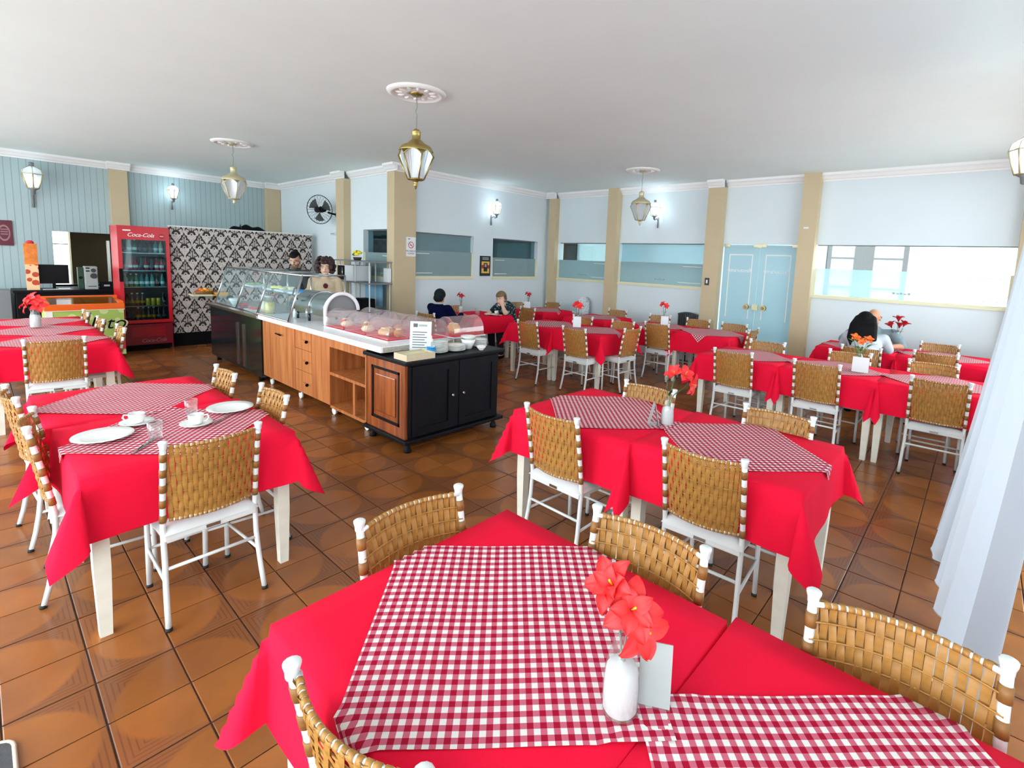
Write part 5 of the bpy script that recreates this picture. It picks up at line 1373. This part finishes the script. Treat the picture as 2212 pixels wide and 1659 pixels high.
for k in range(7): MB().box(-.0045, -.0028, -.06 + .02 * (k % 2), .075, .05 + k * .024, .058 + k * .024, mt).build('print_line', 'grey_print', mn)
MB().box(-.0045, -.0028, .03, .07, .245, .28, mt).build('logo_block', 'grey_print', mn); MB().box(-.0045, -.0028, -.06, .02, .252, .272, mt).build('title_line', 'card_grey', mn)
sz = thing('sanitizer_bottle', 'clear pump bottle with blue gel beside the menu', 'bottle', (2.795, 3.80, CZ))
MB().lathe([(0, .002), (.038, .002), (.040, .01), (.040, .07)], n=20).build('blue_gel', 'blue_gel', sz); MB().lathe([(.0402, .070), (.0402, .09), (.03, .115), (.016, .125)], n=20).build('upper_bottle', 'glassware', sz)
MB().lathe([(.0405, .055), (.0405, .075)], n=20).build('blue_band', 'blue_plastic', sz); MB().lathe([(.018, .12), (.018, .15), (.008, .155), (.008, .18), (0, .181)], n=12).build('pump', 'card_white', sz)
# inside the glass case
def foodtray(x, y, z, lab, mat, w=.13, d=.2, lumps=6):
    t = thing('food_tray', lab, 'tray', (x, y, z), 0, 'trays in the glass case')
    MB().bbox(-w, w, -d, d, 0, .025, .004).build('pan', 'card_white', t); rr_ = random.Random(int(y * 100))
    for k in range(lumps): MB().ell((rr_.uniform(-.7, .7) * w, rr_.uniform(-.75, .75) * d, .035), (.045, .05, .025), 8, 5).build('portion', mat, t)
foodtray(2.86, 8.25, 1.193, 'pale dish on the glass shelf nearest the damask wall', 'pale_green_bottle')
foodtray(2.86, 7.50, 1.193, 'yellow cheese tray on the glass shelf', 'cheese_yellow')
foodtray(2.86, 7.18, 1.193, 'white cream tray on the glass shelf', 'cream_food')
foodtray(2.86, 6.66, 1.193, 'white tray with blue packets on the glass shelf behind the chafing dish', 'blue_plastic', lumps=2)
bowl(2.62, 8.48, .09, .10, 'pale bowl at the far end inside the glass case', .9015); bowl(2.62, 8.12, .07, .05, 'little glass dish of pink jelly inside the glass case', .9015, 'red_print')
foodtray(2.58, 7.55, .9015, 'red fruit tray inside the glass case', 'fruit_red', .10, .16)
for k, (y, m_, lb) in enumerate(((7.42, 'cream_food', 'milk'), (7.26, 'juice_yellow', 'yellow juice'))):
    t = thing('juice_jar', 'clear jar of ' + lb + ' inside the glass case', 'jar', (2.66, y, .9015))
    MB().lathe([(0, .002), (.06, .002), (.06, .14), (0, .141)], n=16).build('drink', m_, t); MB().lathe([(.062, 0), (.062, .20), (.05, .21)], n=16).build('jar', 'glassware', t); MB().lathe([(.055, .21), (.055, .225), (0, .226)], n=16).build('lid', 'card_white', t)

# ------------------------------------------------------------------ curtain, mat, spare chairs
def curtain(name_label, xa0, xa1, xt0, xt1, fold, seed, yb=.05):
    t = thing('sheer_curtain', name_label, 'curtain', (0, 0, 0), 0, 'white sheer curtains')
    def f(u, v):
        z = .025 + 2.80 * v; b_ = (1 - v) ** 1.5
        x = (xa0 + (xa1 - xa0) * u) * (1 - v) + (xt0 + (xt1 - xt0) * u) * v
        amp = .028 + .05 * b_
        y = -.235 + (.235 + yb) * b_ * (.55 + .45 * u) + amp * math.sin(u * fold + seed + .8 * v) + .3 * amp * math.sin(u * fold * 2.3 + seed)
        return (x + .02 * math.sin(u * fold * 1.7 + v * 2), y, z + .025 * (1 - v) * math.sin(u * fold * .5 + seed))
    MB().grid(f, 70, 40).build('sheer_panel', 'sheer', t)
    MB().tube([f(k / 70, 0) for k in range(71)], .004, 5).build('hem', 'card_white', t)
    mb = [MB().tube([Vector((xt0 + (xt1 - xt0) * k / 9, -.235 + .02 * math.cos(a), 2.85 + .024 * math.sin(a))) for a in [2 * PI * q_ / 12 for q_ in range(13)]], .003, 5).build('ring', 'steel', t) for k in range(10)]
curtain('white sheer curtain, far panel with its hem blown into the room', 3.42, 4.25, 3.5, 4.66, 12, .6)
curtain('white sheer curtain, near panel beside the rattan chair', 2.20, 3.18, 2.35, 3.46, 11, 2.1, -.045)
rd = thing('curtain_rod', 'steel rod carrying the white sheer curtains', 'rod', (3.5, -.235, 2.85))
MB().tube([(-1.25, 0, 0), (1.23, 0, 0)], .012, 10).build('rod', 'steel', rd)
for xx in (-1.15, 1.17): MB().tube([(xx, 0, 0), (xx, -.318, 0)], .008, 8).build('bracket', 'steel', rd)
mt_ = thing('door_mat', 'charcoal floor mat with a pale stitched border', 'mat', (-.32, 2.08, 0))
def rrect(w, d, r, z):
    out = []
    for cx_, cy_, a0 in ((w - r, d - r, 0), (-w + r, d - r, PI / 2), (-w + r, -d + r, PI), (w - r, -d + r, 3 * PI / 2)):
        for k in range(5): a = a0 + PI / 2 * k / 4; out.append((cx_ + r * math.cos(a), cy_ + r * math.sin(a), z))
    return out
a_, b_ = rrect(.305, .305, .04, .0015), rrect(.305, .305, .04, .012)
MB().add(a_ + b_, [tuple(reversed(range(20))), tuple(range(20, 40))] + [(k, (k + 1) % 20, 20 + (k + 1) % 20, 20 + k) for k in range(20)]).build('pile', 'mat_grey', mt_)
rim_ = rrect(.311, .311, .045, .008); MB().tube([Vector(p_) for p_ in rim_ + rim_[:1]], .0075, 6).build('border', 'mat_edge', mt_)
def high_chair(x, y, deg, label, mat, fm, h_=1.0, w=.17):
    t = thing('high_chair', label, 'high chair', (x, y, 0), math.radians(deg), 'child chairs')
    def f(u, v):
        a = 2 * u - 1; z = .55 + (h_ - .55) * v
        ww = w * (1 if v < .6 else math.sqrt(max(.03, 1 - ((v - .6) / .4) ** 2 * .9)))
        return (-.15 - .06 * v + .03 * a * a, a * ww, z)
    mb = MB(); mb.grid(f, 10, 12); mb.grid(lambda u, v: Vector(f(1 - u, v)) + Vector((-.035, 0, 0)), 10, 12); mb.build('backrest', mat, t)
    MB().bbox(-.17, .14, -w, w, .52, .57, .015).build('seat', mat, t)
    for sx in (-1, 1):
        for sy in (-1, 1): MB().tube([(.02 + sx * .20, sy * .20, 0), (sx * .12, sy * .14, .53)], .014, 8).build('leg', fm, t)
    MB().bbox(.10, .30, -.2, .2, .70, .72, .008).build('tray', 'card_white', t); MB().tube([(.0, -.18, .56), (.15, -.19, .70)], .012, 6).build('arm', fm, t); MB().tube([(.0, .18, .56), (.15, .19, .70)], .012, 6).build('arm', fm, t)
high_chair(8.50, 6.40, 180, 'white floral padded high chair beside the corner pillar', 'white_floral', 'white_metal', 1.02)
bw = thing('bistro_chair', 'dark slatted chair under the pillar with the light switch', 'chair', (8.42, 3.98, 0), PI)
for k in range(9):
    s = (k - 4) / 4; MB().box(-.20, -.17, s * .17 - .015, s * .17 + .015, .50, .86 + .03 * math.cos(s * 1.5)).build('back_slat', 'dark_grey', bw)
MB().tube([(-.185, -.19 + .38 * k / 8, .87 + .04 * math.cos((k - 4) / 4 * 1.5)) for k in range(9)], .018, 8).build('top_rail', 'dark_grey', bw)
MB().bbox(-.19, .20, -.19, .19, .43, .46, .01).build('seat', 'dark_grey', bw)
for sx in (-.17, .18):
    for sy in (-.17, .17): MB().tube([(sx, sy, 0), (sx, sy, .44)], .014, 8).build('leg', 'dark_grey', bw)

# ------------------------------------------------------------------ people
def capsule(mb, a, b, ra, rb, n_=12):
    a, b = Vector(a), Vector(b); d = (b - a); L = d.length
    d = d / L if L > 1e-6 else Vector((0, 0, 1)); pts = []; rs = []
    for k in range(5):
        t = PI / 2 * k / 4; pts.append(a - d * ra * math.cos(t)); rs.append(max(.0005, ra * math.sin(t)))
    for k in range(5):
        t = PI / 2 * k / 4; pts.append(b + d * rb * math.sin(t)); rs.append(max(.0005, rb * math.cos(t)))
    mb.tube(pts, rs, n_)
def chain(mb, pts, rs):
    for k in range(len(pts) - 1): capsule(mb, pts[k], pts[k + 1], rs[k], rs[k + 1])
def remesh(o, vox, sm=4):
    m_ = o.modifiers.new('surface', 'REMESH'); m_.mode = 'VOXEL'; m_.voxel_size = vox; m_.use_smooth_shade = True
    s_ = o.modifiers.new('soften', 'SMOOTH'); s_.factor = .5; s_.iterations = sm
    dg = bpy.context.evaluated_depsgraph_get()
    me = bpy.data.meshes.new_from_object(o.evaluated_get(dg)); old = o.data
    o.modifiers.clear(); o.data = me; bpy.data.meshes.remove(old)
    me.polygons.foreach_set('use_smooth', [True] * len(me.polygons))
    return o
def hand(mb, wrist, d, up, side, curl=.5):
    """palm and five unequal bent fingers; d = pointing direction, up = back of the hand, side = +1/-1 for the thumb side"""
    w = Vector(wrist); d = Vector(d).normalized(); up = Vector(up); up = (up - d * up.dot(d)).normalized(); s = d.cross(up).normalized() * side
    for k in range(4):
        o = s * (.030 - .020 * k); capsule(mb, w + d * .012 + o * .7, w + d * .085 + o, .016, .013)
    for k, L in enumerate((.070, .080, .074, .058)):
        o = s * (.033 - .0225 * k); b0 = w + d * .088 + o; c = curl
        b1 = b0 + (d * math.cos(c * .6) - up * math.sin(c * .6)) * L * .45
        b2 = b1 + (d * math.cos(c * 1.4) - up * math.sin(c * 1.4)) * L * .32
        b3 = b2 + (d * math.cos(c * 2.0) - up * math.sin(c * 2.0)) * L * .23
        chain(mb, [b0, b1, b2, b3], [.0095, .0088, .0082, .007])
    t0 = w + d * .03 + s * .03; t1 = t0 + (d * .65 + s * .75 - up * .2).normalized() * .038; t2 = t1 + (d * .9 + s * .3 - up * .3).normalized() * .032
    chain(mb, [t0, t1, t2], [.013, .0105, .0085])
def head_basis(fwd, up=(0, 0, 1)):
    f = Vector(fwd).normalized(); u = Vector(up); u = (u - f * u.dot(f)).normalized(); l = u.cross(f)
    return f, l, u
def add_head(mb, c, f, l, u):
    R_ = Matrix((f, l, u)).transposed()
    P = lambda a, b, c_: c + f * a + l * b + u * c_
    mb.ell(P(-.008, 0, .03), (.094, .074, .088), 16, 12, R_)
    mb.ell(P(.020, 0, -.045), (.068, .058, .068), 14, 10, R_)
    capsule(mb, P(.062, -.012, -.098), P(.062, .012, -.098), .022, .022)            # chin
    capsule(mb, P(.082, 0, .012), P(.103, 0, -.028), .008, .013)                    # nose
    capsule(mb, P(.078, -.03, .022), P(.078, .03, .022), .012, .012)                # brow
    for s in (-1, 1):
        mb.ell(P(-.005, s * .076, -.008), (.020, .009, .032), 8, 6, R_)              # ear
        capsule(mb, P(.058, s * .036, -.03), P(.03, s * .05, -.05), .02, .02)        # cheek
        capsule(mb, P(.080, s * .005, -.062), P(.080, s * .018, -.062), .010, .007)  # lips
def face_parts(t, c, f, l, u, lips=True):
    R_ = Matrix((f, l, u)).transposed(); P = lambda a, b, c_: c + f * a + l * b + u * c_
    for s in (-1, 1):
        MB().ell(P(.078, s * .031, .000), (.008, .013, .008), 8, 6, R_).build('eye', 'porcelain', t)
        MB().ell(P(.0845, s * .031, .000), (.004, .006, .006), 8, 6, R_).build('iris', 'eye_dark', t)
        MB().tube([P(.088, s * .014, .024), P(.089, s * .032, .030), P(.080, s * .050, .024)], .0035, 5).build('eyebrow', 'hair_black', t)
    if lips: MB().tube([P(.084, -.024, -.062), P(.0915, -.008, -.059), P(.092, 0, -.060), P(.0915, .008, -.059), P(.084, .024, -.062)], [.003, .0055, .0055, .0055, .003], 6).build('mouth', 'lips', t)
def person(label, origin, deg, J, skin, shirt, sleeve, trouser='trousers_dark', dress=None):
    """J: joints in a frame facing +x.  One continuous skin mesh; shirt and trousers are children."""
    t = thing('person', label, 'person', origin, math.radians(deg))
    mb = MB(); V_ = {k: Vector(v) for k, v in J.items() if not k.startswith('hand') and k not in ('lips', 'thl', 'thr')}
    f, l, u = head_basis(J['face'], J.get('hup', (0, 0, 1)))
    hc = V_['head']
    add_head(mb, hc, f, l, u)
    capsule(mb, V_['neck'], hc - u * .06 - f * .02, .056, .050)
    ch, wa, pe = V_['chest'], V_['waist'], V_['pelvis']
    chain(mb, [pe, wa, ch], [.12, .11, .12])
    for s in ('l', 'r'):
        sg_ = 1 if s == 'l' else -1
        chain(mb, [V_['sh' + s], V_['el' + s], V_['wr' + s]], [.050, .040, .027])
        capsule(mb, ch, V_['sh' + s], .09, .055)
        hd_ = J.get('hand' + s)
        d_ = Vector(hd_[0]); up_ = Vector(hd_[1]); hand(mb, V_['wr' + s], d_, up_, J.get('th' + s, sg_ * -1), hd_[2])
        chain(mb, [V_['hip' + s], V_['kn' + s], V_['an' + s]], [.082, .055, .040])
        capsule(mb, V_['an' + s] - Vector((.02, 0, .03)), V_['an' + s] + Vector((.13, 0, -.045)), .038, .030)
    body = remesh(mb.build('body', skin, t), .0075, 3)
    face_parts(t, hc, f, l, u, J.get('lips', True))
    cl = MB(); e = .016
    cl.ell(ch + Vector((-.004, 0, .02)), (.118 + e, .168 + e, .15), 18, 12)
    cl.ell((ch + wa) / 2, (.118 + e, .155 + e, .17), 18, 12); cl.ell(wa, (.118 + e, .145 + e, .14), 16, 10); cl.ell(pe, (.125 + e, .155 + e, .11), 16, 10)
    for s in ('l', 'r'):
        S_, E_, W_ = V_['sh' + s], V_['el' + s], V_['wr' + s]
        capsule(cl, ch + Vector((0, 0, .05)), S_, .095, .066)
        if sleeve > 1.0: chain(cl, [S_, E_, E_ + (W_ - E_) * (sleeve - 1)], [.068, .055, .042])
        else: capsule(cl, S_, S_ + (E_ - S_) * sleeve, .070, .062)
    capsule(cl, ch + Vector((0, 0, .10)), V_['neck'] - Vector((0, 0, .012)), .10, .066)
    remesh(cl.build('shirt', shirt, t), .010, 5)
    tr = MB(); tr.ell(pe - Vector((0, 0, .02)), (.13, .165, .12), 16, 10)
    for s in ('l', 'r'): chain(tr, [V_['hip' + s], V_['kn' + s], V_['an' + s] + Vector((0, 0, .03))], [.100, .072, .058])
    remesh(tr.build('trousers', trouser, t), .011, 4)
    for s in ('l', 'r'):
        a = V_['an' + s]; sh = MB(); capsule(sh, a - Vector((.03, 0, .045)), a + Vector((.14, 0, -.052)), .045, .036); remesh(sh.build('shoe', 'black_paint', t), .010, 2)
    return t, hc, f, l, u
def hair_cap(t, c, f, l, u, mat, grow=.012, back=.0, low=-.03, fringe=.035, name='hair', vox=.007):
    """hair shell over the skull, open at the face"""
    R_ = Matrix((f, l, u)).transposed(); P = lambda a, b, c_: c + f * a + l * b + u * c_
    mb = MB(); mb.ell(P(-.014, 0, .040), (.094 + grow, .076 + grow, .088 + grow), 18, 14, R_)
    mb.ell(P(-.045, 0, low + .03), (.066 + grow, .070 + grow, .075), 14, 10, R_)
    o = mb.build(name, mat, t); remesh(o, vox, 2)
    # cut the face opening
    bm = bmesh.new(); bm.from_mesh(o.data)
    kill = []
    for v in bm.verts:
        d = v.co - c; a, b_, h_ = d.dot(f), d.dot(l), d.dot(u)
        if a > .015 and h_ < fringe + .03 * (1 - min(1, a / .09)): kill.append(v)
    bmesh.ops.delete(bm, geom=kill, context='VERTS'); bm.to_mesh(o.data); bm.free()
    return o
def stand(h=1.75):
    k = h / 1.75
    J = dict(pelvis=(0, 0, .95), waist=(0, 0, 1.10), chest=(0, 0, 1.30), neck=(0, 0, 1.47), head=(.02, 0, 1.635),
             shl=(0, .185, 1.41), shr=(0, -.185, 1.41), ell=(.06, .25, 1.14), elr=(.06, -.25, 1.14), wrl=(.30, .18, 1.06), wrr=(.30, -.18, 1.06),
             hipl=(0, .095, .90), hipr=(0, -.095, .90), knl=(.02, .10, .49), knr=(.02, -.10, .49), anl=(0, .11, .10), anr=(0, -.11, .10))
    J = {a: (b[0] * k, b[1] * k, b[2] * k) for a, b in J.items()}
    J['handl'] = ((1, 0, -.2), (0, 0, 1), .6); J['handr'] = ((1, 0, -.2), (0, 0, 1), .6); J['face'] = (1, 0, 0)
    return J
def seated(lean=.1):
    J = dict(pelvis=(0, 0, .57), waist=(.02 + lean * .3, 0, .70), chest=(.02 + lean, 0, .90), neck=(.04 + lean * 1.5, 0, 1.06), head=(.08 + lean * 1.9, 0, 1.20),
             shl=(.03 + lean * 1.2, .185, 1.0), shr=(.03 + lean * 1.2, -.185, 1.0), ell=(.18 + lean, .24, .80), elr=(.18 + lean, -.24, .80), wrl=(.40 + lean, .14, .81), wrr=(.40 + lean, -.14, .81),
             hipl=(.02, .09, .56), hipr=(.02, -.09, .56), knl=(.40, .11, .55), knr=(.40, -.11, .55), anl=(.36, .11, .10), anr=(.36, -.11, .10))
    J['handl'] = ((.8, -.5, -.05), (0, 0, 1), .5); J['handr'] = ((.8, .5, -.05), (0, 0, 1), .5); J['face'] = (1, 0, 0)
    return J
# man with a top knot serving behind the case
J = stand(1.74); J['face'] = (.86, .30, -.45); J['lips'] = False; J['head'] = (.05, .01, 1.615)
t, hc, f, l, u = person('man with a dark top knot and grey beard in a charcoal t-shirt', (3.46, 8.28, 0), 207, J, 'skin', 'shirt_charcoal', .75)
hair_cap(t, hc, f, l, u, 'hair_black', .010, fringe=.055)
MB().ell(hc - f * .075 + u * .105, (.038, .038, .035), 12, 9).build('hair_bun', 'hair_black', t)
mb = MB(); P_ = lambda a, b, c_: hc + f * a + l * b + u * c_
capsule(mb, P_(.072, -.025, -.095), P_(.072, .025, -.095), .026, .026); capsule(mb, P_(.072, 0, -.10), P_(.080, 0, -.145), .026, .010)
for s in (-1, 1): capsule(mb, P_(.065, s * .035, -.085), P_(.01, s * .068, -.035), .018, .008); capsule(mb, P_(.088, s * .004, -.050), P_(.078, s * .03, -.062), .007, .005)
remesh(mb.build('beard', 'beard_grey', t), .006, 2)
# curly woman
J = stand(1.62); J['face'] = (1, .02, -.02)
t, hc, f, l, u = person('woman with big dark curly hair in a beige top', (3.62, 7.66, 0), 243, J, 'skin_pale', 'shirt_beige', .6)
hair_cap(t, hc, f, l, u, 'hair_dark_brown', .016, fringe=.055)
rr = random.Random(5); mb = MB()
for k in range(150):
    a = rr.uniform(0, 2 * PI); z = rr.uniform(-.10, .135)
    R0 = .125 * math.sqrt(max(.15, 1 - (z / .16) ** 2)) * rr.uniform(.85, 1.08)
    v = f * (R0 * math.cos(a) - .02) + l * (R0 * 1.08 * math.sin(a)) + u * (z + .02)
    if v.dot(f) > .045 and v.dot(u) < .075 and abs(v.dot(l)) < .085: continue
    mb.ell(hc + v, (.028, .028, .028), 7, 5)
remesh(mb.build('curls', 'hair_dark_brown', t), .008, 1)
MB().ell(Vector(J['chest']) + Vector((.136, .01, .035)), (.008, .035, .04), 12, 8).build('dark_brooch', 'flower_throat', t)
# man in navy, seen from behind
J = seated(.03); J['face'] = (.9, .35, -.35); J['head'] = (.09, .02, 1.165); J['neck'] = (.06, 0, 1.05); J['wrl'] = (.43, .14, .885); J['wrr'] = (.43, -.14, .885)
t, hc, f, l, u = person('man in a navy jumper bent over the table, seen from behind', (4.83, 6.44, -.06), 8, J, 'skin_tan', 'shirt_navy', 1.95)
hair_cap(t, hc, f, l, u, 'hair_grey_black', .014, low=-.05, fringe=.03)
MB().tube([Vector(J['neck']) + Vector((.064 * math.cos(a) - .01, .066 * math.sin(a), .025)) for a in [2 * PI * k / 16 for k in range(17)]], .010, 6).build('collar', 'shirt_white_grey', t)
# woman resting her face on her hand
J = seated(.12); J['head'] = (.30, .02, 1.075); J['neck'] = (.20, 0, .96); J['face'] = (1, .25, -.15)
J['shl'] = (.17, .17, .93); J['shr'] = (.17, -.17, .93); J['ell'] = (.36, .20, .845); J['wrl'] = (.355, .115, .985)
J['handl'] = ((-.02, -.25, 1), (.8, .6, .1), .25); J['thl'] = -1; J['elr'] = (.30, -.26, .80); J['wrr'] = (.45, -.10, .825); J['chest'] = (.12, 0, .84)
t, hc, f, l, u = person('woman in a dark floral shirt resting her face on her hand', (6.50, 6.42, -.03), 180, J, 'skin_pale', 'shirt_floral', .62)
hair_cap(t, hc, f, l, u, 'hair_brown', .018, fringe=.045)
# the couple under the bright window
J = seated(.14); J['face'] = (.95, 0, -.3); J['shl'] = (.19, .22, 1.0); J['shr'] = (.19, -.22, 1.0); J['ell'] = (.30, .34, .865); J['elr'] = (.30, -.34, .865); J['wrl'] = (.50, .22, .865); J['wrr'] = (.50, -.22, .865)
t, hc, f, l, u = person('bald man in a grey shirt leaning on the table under the bright window', (8.20, 1.04, -.03), 180, J, 'skin_tan', 'shirt_grey', .9)
mb = MB(); MB().tube([hc + f * (.095 * math.cos(a) - .012) + l * (.082 * math.sin(a)) - u * .005 for a in [PI * .55 + PI * .9 * k / 12 for k in range(13)]], [.004] + [.014] * 11 + [.004], 7).build('hair_fringe', 'beard_grey', t)
for s in (-1, 1): MB().tube([hc + f * .10 + l * s * .030 + l * .026 * math.cos(a) + u * .018 * math.sin(a) for a in [2 * PI * k / 14 for k in range(15)]], .002, 5).build('spectacle_rim', 'black_paint', t)
J = seated(.16); J['face'] = (.7, .1, -.7); J['head'] = (.30, .03, 1.17)
for k_ in ('ell', 'elr', 'wrl', 'wrr'): J[k_] = (J[k_][0], J[k_][1], .868)
t, hc, f, l, u = person('person with long black hair and a pale grey shirt, head bowed', (6.98, 1.0, -.03), 3, J, 'skin', 'shirt_white_grey', 1.9)
hair_cap(t, hc, f, l, u, 'hair_black', .022, low=-.06, fringe=.02)
mb = MB()
for k in range(9):
    s = (k - 4) / 4; a0 = hc - f * .055 + l * s * .075 + u * (.06 - .03 * s * s)
    chain(mb, [a0, hc + Vector((-.14 - .01 * (1 - s * s), s * .10, -.02)), hc + Vector((-.19, s * .115, -.17)), hc + Vector((-.20, s * .09 + .01, -.31 + .05 * abs(s)))], [.042, .046, .042, .018])
remesh(mb.build('long_hair', 'hair_black', t), .009, 3)
